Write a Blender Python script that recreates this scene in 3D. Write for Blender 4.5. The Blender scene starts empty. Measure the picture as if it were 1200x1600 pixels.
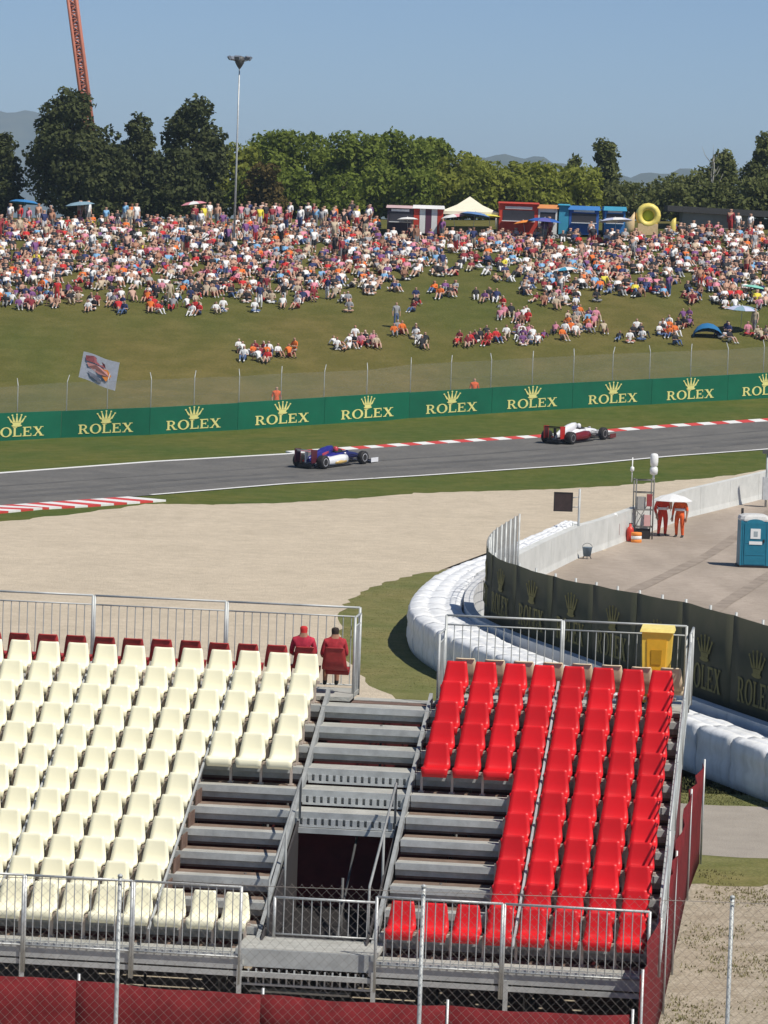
import bpy, math, random
import numpy as np
from mathutils import Vector, Matrix

random.seed(7)
rng = np.random.default_rng(11)
S = bpy.context.scene
COL = S.collection

# ------------------------------------------------------------------ camera
F, YH, ROLL, HC = 6000.0, 370.0, 0.035, 12.0
PIT = math.atan2(800 - YH, F)
cam_d = bpy.data.cameras.new('camera')
cam_d.sensor_fit = 'VERTICAL'
cam_d.sensor_height = 36.0
cam_d.lens = F / 1600 * 36.0
cam_d.clip_start = 1.0
cam_d.clip_end = 30000
cam = bpy.data.objects.new('camera', cam_d)
COL.objects.link(cam)
cam.matrix_world = Matrix.Translation((0, 0, HC)) @ Matrix.Rotation(math.pi / 2 - PIT, 4, 'X') @ Matrix.Rotation(ROLL, 4, 'Z')
S.camera = cam

# ------------------------------------------------------------------ light
SUN_EL, SUN_AZ = math.radians(55), math.radians(128)      # azimuth from +Y towards +X
sun_dir = Vector((math.sin(SUN_AZ) * math.cos(SUN_EL), math.cos(SUN_AZ) * math.cos(SUN_EL), math.sin(SUN_EL)))
W = bpy.data.worlds.new('World')
S.world = W
W.use_nodes = True
wn = W.node_tree
for n in list(wn.nodes): wn.nodes.remove(n)
sky = wn.nodes.new('ShaderNodeTexSky')
sky.sky_type = 'NISHITA'
sky.sun_disc = False
sky.sun_elevation = SUN_EL
sky.sun_rotation = SUN_AZ
sky.altitude = 100
sky.air_density = 0.6
sky.dust_density = 0.0
sky.ozone_density = 6.0
bg = wn.nodes.new('ShaderNodeBackground')
bg.inputs['Strength'].default_value = 0.082
wo = wn.nodes.new('ShaderNodeOutputWorld')
wn.links.new(sky.outputs[0], bg.inputs[0])
wn.links.new(bg.outputs[0], wo.inputs[0])
sl = bpy.data.lights.new('sun', 'SUN')
sl.energy = 4.2
sl.angle = math.radians(0.53)
sl.color = (1.0, 0.95, 0.86)
so = bpy.data.objects.new('sun', sl)
COL.objects.link(so)
so.rotation_euler = (-sun_dir).to_track_quat('-Z', 'Y').to_euler()
so.location = (60, -20, 90)
S.view_settings.view_transform = 'Standard'
S.view_settings.look = 'None'
S.view_settings.exposure = 0.18
S.view_settings.gamma = 1.0
S.view_settings.use_curve_mapping = False

# ------------------------------------------------------------------ pixel <-> place
CR, SR, CP, SP = math.cos(ROLL), math.sin(ROLL), math.cos(PIT), math.sin(PIT)

def ray(px, py):
    a, b = px - 600, py - 800
    u = a * CR + b * SR
    v = -a * SR + b * CR
    yc, zc = -v / F, 1.0
    return Vector((u / F, yc * SP + zc * CP, yc * CP - zc * SP))

def pix(px, py, Y):
    d = ray(px, py)
    return Vector((0, 0, HC)) + d * (Y / d.y)

def pixz(px, py, z):
    d = ray(px, py)
    return Vector((0, 0, HC)) + d * ((z - HC) / d.z)

def project(P):
    X, Y, Z = P[0], P[1], P[2] - HC
    yc = Y * SP + Z * CP
    zc = Y * CP - Z * SP
    u, v = F * X / zc, -F * yc / zc
    return 600 + u * CR - v * SR, 800 + u * SR + v * CR

def lerp_list(pts, x):
    if x <= pts[0][0]: return pts[0][1]
    for (a, b), (c, d) in zip(pts, pts[1:]):
        if x <= c: return b + (d - b) * (x - a) / (c - a)
    return pts[-1][1]

# terrain: height profiles along three lines of sight, blended sideways
def prof(px, near, rows, top):
    out = [(0.0, 0.0), (near, 0.0)]
    for y, Y in rows: out.append((Y, pix(px, y, Y).z))
    z = pix(px, top[0], top[1]).z
    Yb, zb = out[-1]
    out.append((Yb + 4, zb + 0.6))
    for k in (0.25, 0.5, 0.75):
        f = k + 0.06 * math.sin(math.pi * k)
        out.append((Yb + 4 + (top[1] - Yb - 4) * k, zb + 0.6 + (z - zb - 0.6) * f))
    out += [(top[1], z), (top[1] + 25, z + 0.35), (420, z + 0.2), (700, z - 12), (20000, z - 13)]
    return out
PROF = [(-620, prof(0, 155, [(791, 163), (740, 178), (688, 205)], (347, 275))),
        (0, prof(600, 150, [(775, 174), (748, 183), (699.5, 196.5), (655, 214)], (347, 275))),
        (620, prof(1200, 150, [(780, 174.5), (703, 199), (659, 212), (622, 223)], (349, 275)))]

def h(X, Y):
    if Y < 1: return 0.0
    t = max(-700, min(700, X / Y * F))
    zs = [lerp_list(p, Y) for _, p in PROF]
    if t < 0:
        k = -t / 620
        return zs[1] + (zs[0] - zs[1]) * k
    k = t / 620
    return zs[1] + (zs[2] - zs[1]) * k

def ground(px, py):
    """the point of the terrain that the pixel looks at"""
    d = ray(px, py)
    o = Vector((0, 0, HC))
    lo, Y = 30.0, 30.0
    while Y < 700:
        p = o + d * (Y / d.y)
        if p.z < h(p.x, Y):
            break
        lo = Y
        Y += 1.5
    hi = Y
    for _ in range(18):
        m = (lo + hi) / 2
        p = o + d * (m / d.y)
        if p.z < h(p.x, m): hi = m
        else: lo = m
    p = o + d * (hi / d.y)
    return Vector((p.x, hi, h(p.x, hi)))

# ------------------------------------------------------------------ materials
MATS = {}
def mat(name, col, rough=0.7, var=0.12, scale=6.0, bump=0.0, metal=0.0, spec=0.4, col2=None, mix=(0.45, 0.6), detail=5, bscale=None, transl=0.0, trans=0.0, sheen=0):
    if name in MATS: return MATS[name]
    m = bpy.data.materials.new(name)
    m.use_nodes = True
    nt = m.node_tree
    b = nt.nodes['Principled BSDF']
    b.inputs['Roughness'].default_value = rough
    b.inputs['Metallic'].default_value = metal
    b.inputs['Specular IOR Level'].default_value = spec
    tc = nt.nodes.new('ShaderNodeTexCoord')
    geo = nt.nodes.new('ShaderNodeNewGeometry')
    nz = nt.nodes.new('ShaderNodeTexNoise')
    nz.inputs['Scale'].default_value = scale
    nz.inputs['Detail'].default_value = detail
    nz.inputs['Roughness'].default_value = 0.65
    nt.links.new(geo.outputs['Position'], nz.inputs['Vector'])
    rp = nt.nodes.new('ShaderNodeValToRGB')
    c = np.array(col)
    if col2 is None:
        lo, hi = c * (1 - var), np.minimum(c * (1 + var), 1)
        rp.color_ramp.elements[0].position, rp.color_ramp.elements[1].position = 0.3, 0.7
    else:
        lo, hi = c, np.array(col2)
        rp.color_ramp.elements[0].position, rp.color_ramp.elements[1].position = mix
    rp.color_ramp.elements[0].color = (*lo, 1)
    rp.color_ramp.elements[1].color = (*hi, 1)
    nt.links.new(nz.outputs['Fac'], rp.inputs['Fac'])
    nt.links.new(rp.outputs['Color'], b.inputs['Base Color'])
    if bump:
        n2 = nt.nodes.new('ShaderNodeTexNoise')
        n2.inputs['Scale'].default_value = bscale or scale * 4
        n2.inputs['Detail'].default_value = 4
        nt.links.new(geo.outputs['Position'], n2.inputs['Vector'])
        bp = nt.nodes.new('ShaderNodeBump')
        bp.inputs['Strength'].default_value = bump
        bp.inputs['Distance'].default_value = 0.05
        nt.links.new(n2.outputs['Fac'], bp.inputs['Height'])
        nt.links.new(bp.outputs['Normal'], b.inputs['Normal'])
    out = nt.nodes['Material Output']
    last = b
    if transl:
        tl = nt.nodes.new('ShaderNodeBsdfTranslucent')
        nt.links.new(rp.outputs['Color'], tl.inputs['Color'])
        mx = nt.nodes.new('ShaderNodeMixShader')
        mx.inputs[0].default_value = transl
        nt.links.new(b.outputs[0], mx.inputs[1])
        nt.links.new(tl.outputs[0], mx.inputs[2])
        last = mx
    if trans:
        tr = nt.nodes.new('ShaderNodeBsdfTransparent')
        mx = nt.nodes.new('ShaderNodeMixShader')
        mx.inputs[0].default_value = trans
        nt.links.new(last.outputs[0], mx.inputs[1])
        nt.links.new(tr.outputs[0], mx.inputs[2])
        last = mx
    if last is not b:
        nt.links.new(last.outputs[0], out.inputs['Surface'])
    MATS[name] = m
    return m

def ramp_layers(m, layers):
    """multiply further noise layers (scale, lo, hi, stretch) into the base colour"""
    nt = m.node_tree
    b = nt.nodes['Principled BSDF']
    geo = next(n for n in nt.nodes if n.type == 'NEW_GEOMETRY')
    for sc, c0, c1, p0, p1, st in layers:
        src = b.inputs['Base Color'].links[0].from_socket
        mp = nt.nodes.new('ShaderNodeMapping')
        mp.inputs['Scale'].default_value = st
        nt.links.new(geo.outputs['Position'], mp.inputs['Vector'])
        nz = nt.nodes.new('ShaderNodeTexNoise')
        nz.inputs['Scale'].default_value = sc
        nz.inputs['Detail'].default_value = 6
        nt.links.new(mp.outputs[0], nz.inputs['Vector'])
        rp = nt.nodes.new('ShaderNodeValToRGB')
        rp.color_ramp.elements[0].position, rp.color_ramp.elements[1].position = p0, p1
        rp.color_ramp.elements[0].color = (*c0, 1)
        rp.color_ramp.elements[1].color = (*c1, 1)
        nt.links.new(nz.outputs['Fac'], rp.inputs['Fac'])
        mx = nt.nodes.new('ShaderNodeMix')
        mx.data_type = 'RGBA'
        mx.blend_type = 'MULTIPLY'
        mx.inputs[0].default_value = 1
        nt.links.new(src, mx.inputs[6])
        nt.links.new(rp.outputs['Color'], mx.inputs[7])
        nt.links.new(mx.outputs[2], b.inputs['Base Color'])
    return m

GRASS = mat('grass_verge', (0.075, 0.102, 0.021), 0.95, scale=1.1, col2=(0.120, 0.134, 0.038), mix=(0.35, 0.7), bump=0.6, bscale=9, spec=0.1)
ramp_layers(GRASS, [(14, (0.72, 0.75, 0.7), (1.2, 1.18, 1.1), 0.3, 0.7, (1, 1, 1)), (0.16, (0.85, 0.95, 0.9), (1.2, 1.05, 1.05), 0.35, 0.65, (1, 1, 1))])
HILLG = mat('grass_slope', (0.102, 0.102, 0.028), 0.95, scale=0.5, col2=(0.150, 0.136, 0.046), mix=(0.4, 0.75), bump=0.6, bscale=7, spec=0.1)
ramp_layers(HILLG, [(10, (0.75, 0.76, 0.74), (1.18, 1.15, 1.1), 0.3, 0.7, (1, 1, 1)), (0.11, (0.8, 0.95, 0.8), (1.2, 1.08, 1.1), 0.35, 0.65, (1, 0.4, 1))])
GRAVEL = mat('gravel', (0.50, 0.42, 0.32), 0.95, scale=9, col2=(0.62, 0.53, 0.41), mix=(0.3, 0.7), bump=0.7, bscale=16, spec=0.1)
ramp_layers(GRAVEL, [(0.35, (0.95, 0.95, 0.94), (1.04, 1.04, 1.03), 0.35, 0.65, (1, 1.0, 1)), (1.6, (0.93, 0.93, 0.92), (1.05, 1.05, 1.05), 0.35, 0.65, (1, 1, 1)), (28, (0.82, 0.82, 0.82), (1.12, 1.12, 1.12), 0.3, 0.7, (1, 1, 1))])
ASPH = mat('asphalt', (0.136, 0.130, 0.120), 0.85, scale=5, col2=(0.166, 0.160, 0.147), mix=(0.35, 0.65), bump=0.25, bscale=30, spec=0.3)
ramp_layers(ASPH, [(0.5, (0.86, 0.86, 0.87), (1.08, 1.07, 1.06), 0.35, 0.65, (1, 1, 1)), (22, (0.85, 0.85, 0.85), (1.12, 1.12, 1.12), 0.3, 0.7, (1, 1, 1))])
ROADM = mat('service_road', (0.36, 0.30, 0.245), 0.9, scale=2, col2=(0.43, 0.365, 0.30), mix=(0.3, 0.7), bump=0.3, bscale=20, spec=0.2)
ramp_layers(ROADM, [(0.3, (0.84, 0.83, 0.82), (1.06, 1.05, 1.05), 0.38, 0.62, (1.6, 0.35, 1)), (24, (0.87, 0.87, 0.87), (1.1, 1.1, 1.1), 0.3, 0.7, (1, 1, 1))])
RUBBER = mat('tyre_marks', (0.25, 0.205, 0.165), 0.9, scale=1.2, col2=(0.36, 0.30, 0.245), mix=(0.35, 0.65), spec=0.2)
DIRT = mat('dirt', (0.33, 0.28, 0.21), 0.95, scale=1.6, col2=(0.45, 0.395, 0.31), mix=(0.35, 0.65), bump=0.8, bscale=12, spec=0.1)
ramp_layers(DIRT, [(18, (0.7, 0.7, 0.68), (1.15, 1.15, 1.15), 0.3, 0.65, (1, 1, 1))])
PATHM = mat('path_asphalt', (0.31, 0.275, 0.235), 0.9, scale=1.2, col2=(0.375, 0.335, 0.285), mix=(0.3, 0.7), bump=0.4, bscale=25, spec=0.2)
WHITEP = mat('white_paint', (0.80, 0.79, 0.76), 0.6, var=0.08, scale=3)
REDP = mat('red_paint', (0.62, 0.06, 0.05), 0.6, var=0.12, scale=3)
CREAM = mat('cream_plastic', (0.97, 0.915, 0.675), 0.38, var=0.02, scale=2.0, spec=0.45)
REDPL = mat('red_plastic', (0.74, 0.012, 0.018), 0.42, var=0.07, scale=1.5, spec=0.35)
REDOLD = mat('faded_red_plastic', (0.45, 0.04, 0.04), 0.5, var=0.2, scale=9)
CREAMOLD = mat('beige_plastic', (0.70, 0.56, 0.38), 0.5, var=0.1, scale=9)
STEEL = mat('galvanised_steel', (0.46, 0.475, 0.465), 0.5, var=0.22, scale=3, metal=0.15, spec=0.5)
STEELL = mat('light_steel', (0.52, 0.53, 0.52), 0.45, var=0.15, scale=5, metal=0.3, spec=0.5)
STEELD = mat('dark_steel', (0.10, 0.10, 0.10), 0.6, var=0.25, scale=5, metal=0.2)
DECK = mat('deck_plank', (0.37, 0.37, 0.34), 0.75, scale=2.5, col2=(0.50, 0.495, 0.455), mix=(0.3, 0.7), bump=0.3, bscale=20)
ramp_layers(DECK, [(6, (0.78, 0.77, 0.75), (1.1, 1.1, 1.1), 0.3, 0.7, (0.5, 4, 1))])
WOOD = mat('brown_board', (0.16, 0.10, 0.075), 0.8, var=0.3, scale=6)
NETR = mat('red_netting', (0.235, 0.020, 0.024), 0.9, var=0.25, scale=5, transl=0.3, trans=0.06)
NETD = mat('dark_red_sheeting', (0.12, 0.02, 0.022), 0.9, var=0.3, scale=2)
WIRE = mat('wire', (0.27, 0.24, 0.22), 0.6, var=0.2, scale=20, metal=0.3)
CONC = mat('concrete', (0.53, 0.535, 0.505), 0.85, scale=1.1, col2=(0.68, 0.68, 0.645), mix=(0.3, 0.7), bump=0.2, bscale=20)
COVER = mat('white_tyre_cover', (0.74, 0.75, 0.76), 0.6, scale=0.9, col2=(0.83, 0.84, 0.845), mix=(0.35, 0.6), bump=0.7, bscale=2.6)
ramp_layers(COVER, [(3.0, (0.86, 0.86, 0.85), (1.04, 1.04, 1.04), 0.32, 0.55, (1, 1, 0.4))])
GREENB = mat('green_board', (0.004, 0.130, 0.066), 0.5, var=0.12, scale=0.8)
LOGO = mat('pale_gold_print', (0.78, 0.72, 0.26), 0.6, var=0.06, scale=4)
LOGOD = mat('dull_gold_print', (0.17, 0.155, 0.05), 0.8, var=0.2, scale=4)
MESHG = mat('dark_green_mesh', (0.050, 0.060, 0.036), 0.85, scale=0.35, col2=(0.105, 0.100, 0.066), mix=(0.3, 0.7), transl=0.15, trans=0.03)
FMESH = mat('distant_wire_mesh', (0.36, 0.34, 0.31), 0.8, var=0.1, scale=3, trans=0.84)
YEL = mat('yellow_plastic', (0.92, 0.60, 0.08), 0.45, var=0.08, scale=4)
YELD = mat('amber_plastic', (0.82, 0.44, 0.03), 0.5, var=0.1, scale=4)
TEAL = mat('teal_plastic', (0.018, 0.20, 0.30), 0.45, var=0.12, scale=3)
WHITEPL = mat('white_plastic', (0.82, 0.82, 0.80), 0.45, var=0.04, scale=4)
BLACK = mat('black_rubber', (0.022, 0.020, 0.020), 0.7, var=0.2, scale=8)
CARBON = mat('carbon', (0.02, 0.02, 0.024), 0.35, var=0.2, scale=9)
BARK = mat('bark', (0.09, 0.065, 0.045), 0.95, var=0.3, scale=5, bump=0.6)

def vary(m, lo):
    nt = m.node_tree; b = nt.nodes['Principled BSDF']; src = b.inputs['Base Color'].links[0].from_socket
    oi = nt.nodes.new('ShaderNodeObjectInfo'); mr = nt.nodes.new('ShaderNodeMapRange'); mr.inputs[3].default_value = lo; mr.inputs[4].default_value = 1.0
    mx = nt.nodes.new('ShaderNodeMix'); mx.data_type = 'RGBA'; mx.blend_type = 'MULTIPLY'; mx.inputs[0].default_value = 1
    nt.links.new(oi.outputs['Random'], mr.inputs[0]); nt.links.new(src, mx.inputs[6]); nt.links.new(mr.outputs[0], mx.inputs[7]); nt.links.new(mx.outputs[2], b.inputs['Base Color'])
vary(CREAM, .965); vary(REDPL, .80); vary(REDOLD, .7)
# ------------------------------------------------------------------ mesh builder
class MB:
    def __init__(s): s.v, s.f, s.m, s.sm = [], [], [], []
    def face(s, idx, mi=0, smooth=False): s.f.append(tuple(idx)); s.m.append(mi); s.sm.append(smooth)
    def poly(s, pts, mi=0):
        n = len(s.v); s.v += [tuple(p) for p in pts]; s.face(range(n, n + len(pts)), mi)
    def hexa(s, c, mi=0):
        n = len(s.v); s.v += [tuple(p) for p in c]
        for q in ((0, 3, 2, 1), (4, 5, 6, 7), (0, 1, 5, 4), (1, 2, 6, 5), (2, 3, 7, 6), (3, 0, 4, 7)): s.face([n + i for i in q], mi)
    def box(s, x0, x1, y0, y1, z0, z1, mi=0):
        s.hexa([(x0, y0, z0), (x1, y0, z0), (x1, y1, z0), (x0, y1, z0), (x0, y0, z1), (x1, y0, z1), (x1, y1, z1), (x0, y1, z1)], mi)
    def beam(s, a, b, w, t, mi=0, up=(0, 0, 1)):
        a, b = Vector(a), Vector(b)
        d = (b - a).normalized(); up = Vector(up)
        sd = d.cross(up)
        if sd.length < 1e-4: sd = d.cross(Vector((0, 1, 0)))
        sd.normalize(); u = sd.cross(d)
        sd *= w / 2; u *= t / 2
        s.hexa([a - sd - u, b - sd - u, b + sd - u, a + sd - u, a - sd + u, b - sd + u, b + sd + u, a + sd + u], mi)
    def tube(s, pts, r, mi=0, n=6, cap=True):
        pts = [Vector(p) for p in pts]
        rs = r if isinstance(r, (list, tuple)) else [r] * len(pts)
        base = len(s.v); ref = None
        for i, p in enumerate(pts):
            d = (pts[min(i + 1, len(pts) - 1)] - pts[max(i - 1, 0)]).normalized()
            if ref is None or abs(ref.dot(d)) > 0.95:
                ref = Vector((0, 0, 1)) if abs(d.z) < 0.9 else Vector((1, 0, 0))
            a = d.cross(ref).normalized(); b = a.cross(d)
            for k in range(n):
                t = 2 * math.pi * k / n
                s.v.append(tuple(p + (a * math.cos(t) + b * math.sin(t)) * rs[i]))
        for i in range(len(pts) - 1):
            for k in range(n):
                k2 = (k + 1) % n
                s.face((base + i * n + k, base + i * n + k2, base + (i + 1) * n + k2, base + (i + 1) * n + k), mi, True)
        if cap:
            s.face([base + k for k in range(n)][::-1], mi)
            s.face([base + (len(pts) - 1) * n + k for k in range(n)], mi)
    def loft(s, rings, mi=0, cap=True, smooth=True, closed=True):
        base = len(s.v); n = len(rings[0])
        for r in rings: s.v += [tuple(p) for p in r]
        for i in range(len(rings) - 1):
            for k in range(n if closed else n - 1):
                k2 = (k + 1) % n
                s.face((base + i * n + k, base + i * n + k2, base + (i + 1) * n + k2, base + (i + 1) * n + k), mi, smooth)
        if cap:
            s.face([base + k for k in range(n)][::-1], mi)
            s.face([base + (len(rings) - 1) * n + k for k in range(n)], mi)
    def lathe(s, prof, c=(0, 0, 0), n=16, mi=0, axis='Z'):
        rings = []
        for r, z in prof:
            ring = []
            for k in range(n):
                t = 2 * math.pi * k / n
                p = (r * math.cos(t), r * math.sin(t), z) if axis == 'Z' else (r * math.cos(t), z, r * math.sin(t))
                ring.append((c[0] + p[0], c[1] + p[1], c[2] + p[2]))
            rings.append(ring)
        s.loft(rings, mi)
    def prism(s, poly2, place, t0, t1, mi=0):
        """polygon (a,b) pushed from depth t0 to t1; place(a,b,t) -> point"""
        n = len(s.v); k = len(poly2)
        s.v += [tuple(place(a, b, t0)) for a, b in poly2] + [tuple(place(a, b, t1)) for a, b in poly2]
        s.face(range(n + k - 1, n - 1, -1), mi); s.face(range(n + k, n + 2 * k), mi)
        for i in range(k):
            j = (i + 1) % k
            s.face((n + i, n + j, n + k + j, n + k + i), mi)
    def mesh(s, name, mats):
        me = bpy.data.meshes.new(name)
        me.from_pydata(s.v, [], s.f)
        for m in mats: me.materials.append(m)
        me.polygons.foreach_set('material_index', s.m)
        me.polygons.foreach_set('use_smooth', s.sm)
        me.update()
        return me

def tag(o, label=None, cat=None, group=None, kind=None):
    if label: o['label'] = label
    if cat: o['category'] = cat
    if group: o['group'] = group
    if kind: o['kind'] = kind
    return o

def link(name, me, parent=None, loc=(0, 0, 0), rotz=0.0):
    o = bpy.data.objects.new(name, me)
    COL.objects.link(o)
    o.location = loc
    o.rotation_euler = (0, 0, rotz)
    if parent is not None: o.parent = parent
    return o

def build(mb, name, mats, parent=None, world=False):
    """world=True: the builder holds world coordinates; store them in the parent's frame or about the thing's base"""
    mats = mats if isinstance(mats, (list, tuple)) else [mats]
    if world:
        if parent is not None:
            r = parent
            while r.parent is not None: r = r.parent
            inv = r.matrix_basis.inverted()
            mb.v = [tuple(inv @ Vector(v)) for v in mb.v]
            return link(name, mb.mesh(name, mats), parent)
        a = np.array(mb.v)
        c = ((a[:, 0].min() + a[:, 0].max()) / 2, (a[:, 1].min() + a[:, 1].max()) / 2, a[:, 2].min())
        mb.v = [tuple(v) for v in a - np.array(c)]
        return link(name, mb.mesh(name, mats), None, c)
    return link(name, mb.mesh(name, mats), parent)

def thing(name, label, cat, loc=(0, 0, 0), rotz=0.0, group=None):
    o = link(name, None, None, loc, rotz)
    o.empty_display_size = 0.3
    return tag(o, label, cat, group)

def struct(mb, name, mats):
    return tag(build(mb, name, mats), kind='structure')

def copy_tree(o, parent=None):
    c = o.copy(); COL.objects.link(c); c.parent = parent
    for ch in list(o.children): copy_tree(ch, c)
    return c

# ------------------------------------------------------------------ ground
def spaced(a, b, st):
    return list(np.arange(a, b, st))
ts = [-60000, -20000, -8000, -4000, -2500] + spaced(-1800, 1801, 60) + [2500, 4000, 8000, 20000, 60000]
Ys = [1, 10, 20, 30] + spaced(40, 150, 5) + spaced(150, 310, 1.5) + [330, 360, 400, 450, 520, 600, 700, 900, 1500, 3000, 6000, 12000]
g = MB()
for Y in Ys:
    for t in ts:
        X = t / F * Y
        g.v.append((X, Y, h(X, Y)))
nt_ = len(ts)
for i in range(len(Ys) - 1):
    for j in range(nt_ - 1):
        tm = (ts[j] + ts[j + 1]) / 2
        Yb = lerp_list([(-620, 206), (0, 215), (620, 224)], tm)
        g.face((i * nt_ + j, i * nt_ + j + 1, (i + 1) * nt_ + j + 1, (i + 1) * nt_ + j), 1 if Ys[i] > Yb else 0, True)
struct(g, 'ground', [GRASS, HILLG])

def strip(mb, lo, hi, nv, lift, mi=0, u=None):
    """sheet between two lists of ground points, laid on the terrain"""
    b = len(mb.v); n = len(lo)
    for k in range(nv + 1):
        f = k / nv
        for a, c in zip(lo, hi):
            X, Y = a[0] + (c[0] - a[0]) * f, a[1] + (c[1] - a[1]) * f
            mb.v.append((X, Y, h(X, Y) + lift))
    for k in range(nv):
        for i in range(n - 1):
            mb.face((b + k * n + i, b + k * n + i + 1, b + (k + 1) * n + i + 1, b + (k + 1) * n + i), mi, True)

def pline(pts, xs):
    return [ground(x, lerp_list(pts, x)) for x in xs]

def resample(pts, step):
    out = [Vector(pts[0])]; 
    for a, b in zip(pts, pts[1:]):
        a, b = Vector(a), Vector(b)
        n = max(1, int(round((b - a).length / step)))
        for k in range(1, n + 1): out.append(a + (b - a) * k / n)
    return out

FAR = [(-260, 757), (0, 740), (240, 722), (450, 710), (640, 697), (850, 684), (1050, 668), (1200, 659), (1460, 640)]
NEAR = [(-260, 815), (0, 791), (245, 774), (450, 757), (650, 745), (900, 728), (1050, 714), (1200, 703), (1460, 682)]
xs = list(range(-260, 1461, 20))
far_e, near_e = pline(FAR, xs), pline(NEAR, xs)
m_ = MB(); strip(m_, near_e, far_e, 10, 0.03)
struct(m_, 'track', [ASPH])
RUBL = mat('rubbered_asphalt', (0.100, 0.097, 0.092), 0.8, scale=0.6, col2=(0.140, 0.135, 0.126), mix=(0.35, 0.65), bump=0.2, bscale=30, spec=0.3)
ramp_layers(RUBL, [(24, (0.87, 0.87, 0.87), (1.1, 1.1, 1.1), 0.3, 0.7, (1, 1, 1))])
def offset(line, d):
    out = []
    for i, p in enumerate(line):
        t = (line[min(i + 1, len(line) - 1)] - line[max(i - 1, 0)])
        nrm = Vector((-t.y, t.x, 0)).normalized()
        q = p + nrm * d
        out.append(Vector((q.x, q.y, h(q.x, q.y))))
    return out
for d0, d1 in ((2.2, 3.0), (3.9, 4.6), (6.3, 6.7)):
    m_ = MB(); strip(m_, offset(near_e, d0), offset(near_e, d1), 1, 0.034)
    struct(m_, 'racing_line', [RUBL])
m_ = MB()
k0 = next(i for i, x in enumerate(xs) if x >= 240)
strip(m_, near_e[k0:], offset(near_e, 0.28)[k0:], 1, 0.036)
struct(m_, 'edge_line', [WHITEP])
m_ = MB()
ke = next(i for i, x in enumerate(xs) if x >= 450) + 1
strip(m_, offset(far_e, -0.22)[:ke], offset(far_e, 0.25)[:ke], 1, 0.036)
struct(m_, 'edge_line', [WHITEP])

def kerb(name, line, width, block, first=0):
    """row of raised kerb stones, white and red in turn"""
    dense = resample(line, block)
    root = tag(link(name, None, None, dense[0]), kind='structure')
    other = [Vector((p.x, p.y, h(p.x, p.y))) for p in offset(dense, width)]
    for i in range(len(dense) - 1):
        a, b, c, d = dense[i], dense[i + 1], other[i + 1], other[i]
        e = 0.004
        mb = MB()
        up0, up1 = Vector((0, 0, 0.045)), Vector((0, 0, 0.085))
        dn = Vector((0, 0, -0.1))
        a2, b2, c2, d2 = a.lerp(b, e), b.lerp(a, e), c.lerp(d, e), d.lerp(c, e)
        mb.hexa([a2 + dn, b2 + dn, c2 + dn, d2 + dn, a2 + up0, b2 + up0, c2 + up1, d2 + up1])
        build(mb, 'kerb_stone', [(WHITEP, REDP)[(i + first) % 2]], root, world=True)
    return root
kf = [i for i, x in enumerate(xs) if x >= 450]
kerb('kerb', [far_e[i] for i in kf], 0.8, 2.3)
kn = [i for i, x in enumerate(xs) if x <= 205]
nk = [near_e[i] for i in kn]
kerb('kerb', nk, -2.3, 2.1)
# grey tarmac strip joining the near kerb

# gravel trap
def jit(p, a): return Vector((p.x + random.uniform(-a, a), p.y + random.uniform(-a, a), p.z))
GT = [(-260, 838), (0, 816), (120, 803), (235, 788), (330, 789), (450, 786), (560, 779), (650, 771), (760, 768), (860, 765), (960, 760), (1060, 751), (1100, 748), (1160, 741), (1200, 734), (1300, 724)]
m_ = MB()
gx = list(range(-260, 1301, 12))
top = [jit(p, 0.18) for p in pline(GT, gx)]
def gl(x):
    return lerp_list([(-260, 143), (500, 143), (700, 143), (860, 144), (987, 152), (1075, 163), (1192, 173), (1300, 178)], x)
low = []
for x in gx:
    Y = gl(x)
    X = (x - 600) / F * Y
    low.append(Vector((X, Y, h(X, Y))))
strip(m_, low, top, 22, 0.016)
ring = [(850, 832), (790, 858), (745, 872), (700, 889), (660, 897), (620, 906), (590, 915), (560, 929), (541, 946), (532, 968), (532, 995), (540, 1022), (556, 1046), (585, 1072), (630, 1100)]
rp_ = []
for (a, b), (c, d) in zip(ring, ring[1:]):
    for k in range(4):
        rp_.append((a + (c - a) * k / 4, b + (d - b) * k / 4))
rpts = [jit(pixz(x, y, 0), 0.16) for x, y in rp_]
b0 = len(m_.v)
flat = [Vector((p.x, p.y, 0)) for p in low if p.y <= 143.5]
allp = flat + rpts + [Vector((1.5, 80, 0)), Vector((-16, 80, 0)), Vector((-26, 100, 0))]
m_.poly([(p.x, p.y, 0.016) for p in allp])
struct(m_, 'gravel_trap', [GRAVEL])

# service road behind the barrier
road_l = [pixz(x, y, 0) for x, y in ((815, 925), (854, 897), (908, 870))] + [ground(x, y) for x, y in ((987, 842), (1075, 809), (1192, 780), (1330, 745))]
road_r = [Vector((8.5, 97, 0)), Vector((9.5, 103, 0)), Vector((11.6, 112, 0))] + [Vector((15.2, 126, 0)), Vector((20, 145, h(20, 145))), Vector((27, 160, h(27, 160))), Vector((36, 178, h(36, 178)))]
road_l[0] = Vector((3.2, 109.5, 0))
road_l.insert(0, Vector((6.5, 96, 0))); road_r.insert(0, Vector((8.0, 95, 0)))
road_l.insert(2, Vector((3.7, 124, 0))); road_r.insert(3, Vector((10.4, 107, 0)))
m_ = MB()
def dens(l, k=5):
    o = []
    for a, b in zip(l, l[1:]):
        for i in range(k): o.append(a.lerp(b, i / k))
    return o + [l[-1]]
RL, RR = dens(road_l), dens(road_r)
strip(m_, RL, RR, 14, 0.02)
struct(m_, 'service_road', [ROADM])
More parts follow.
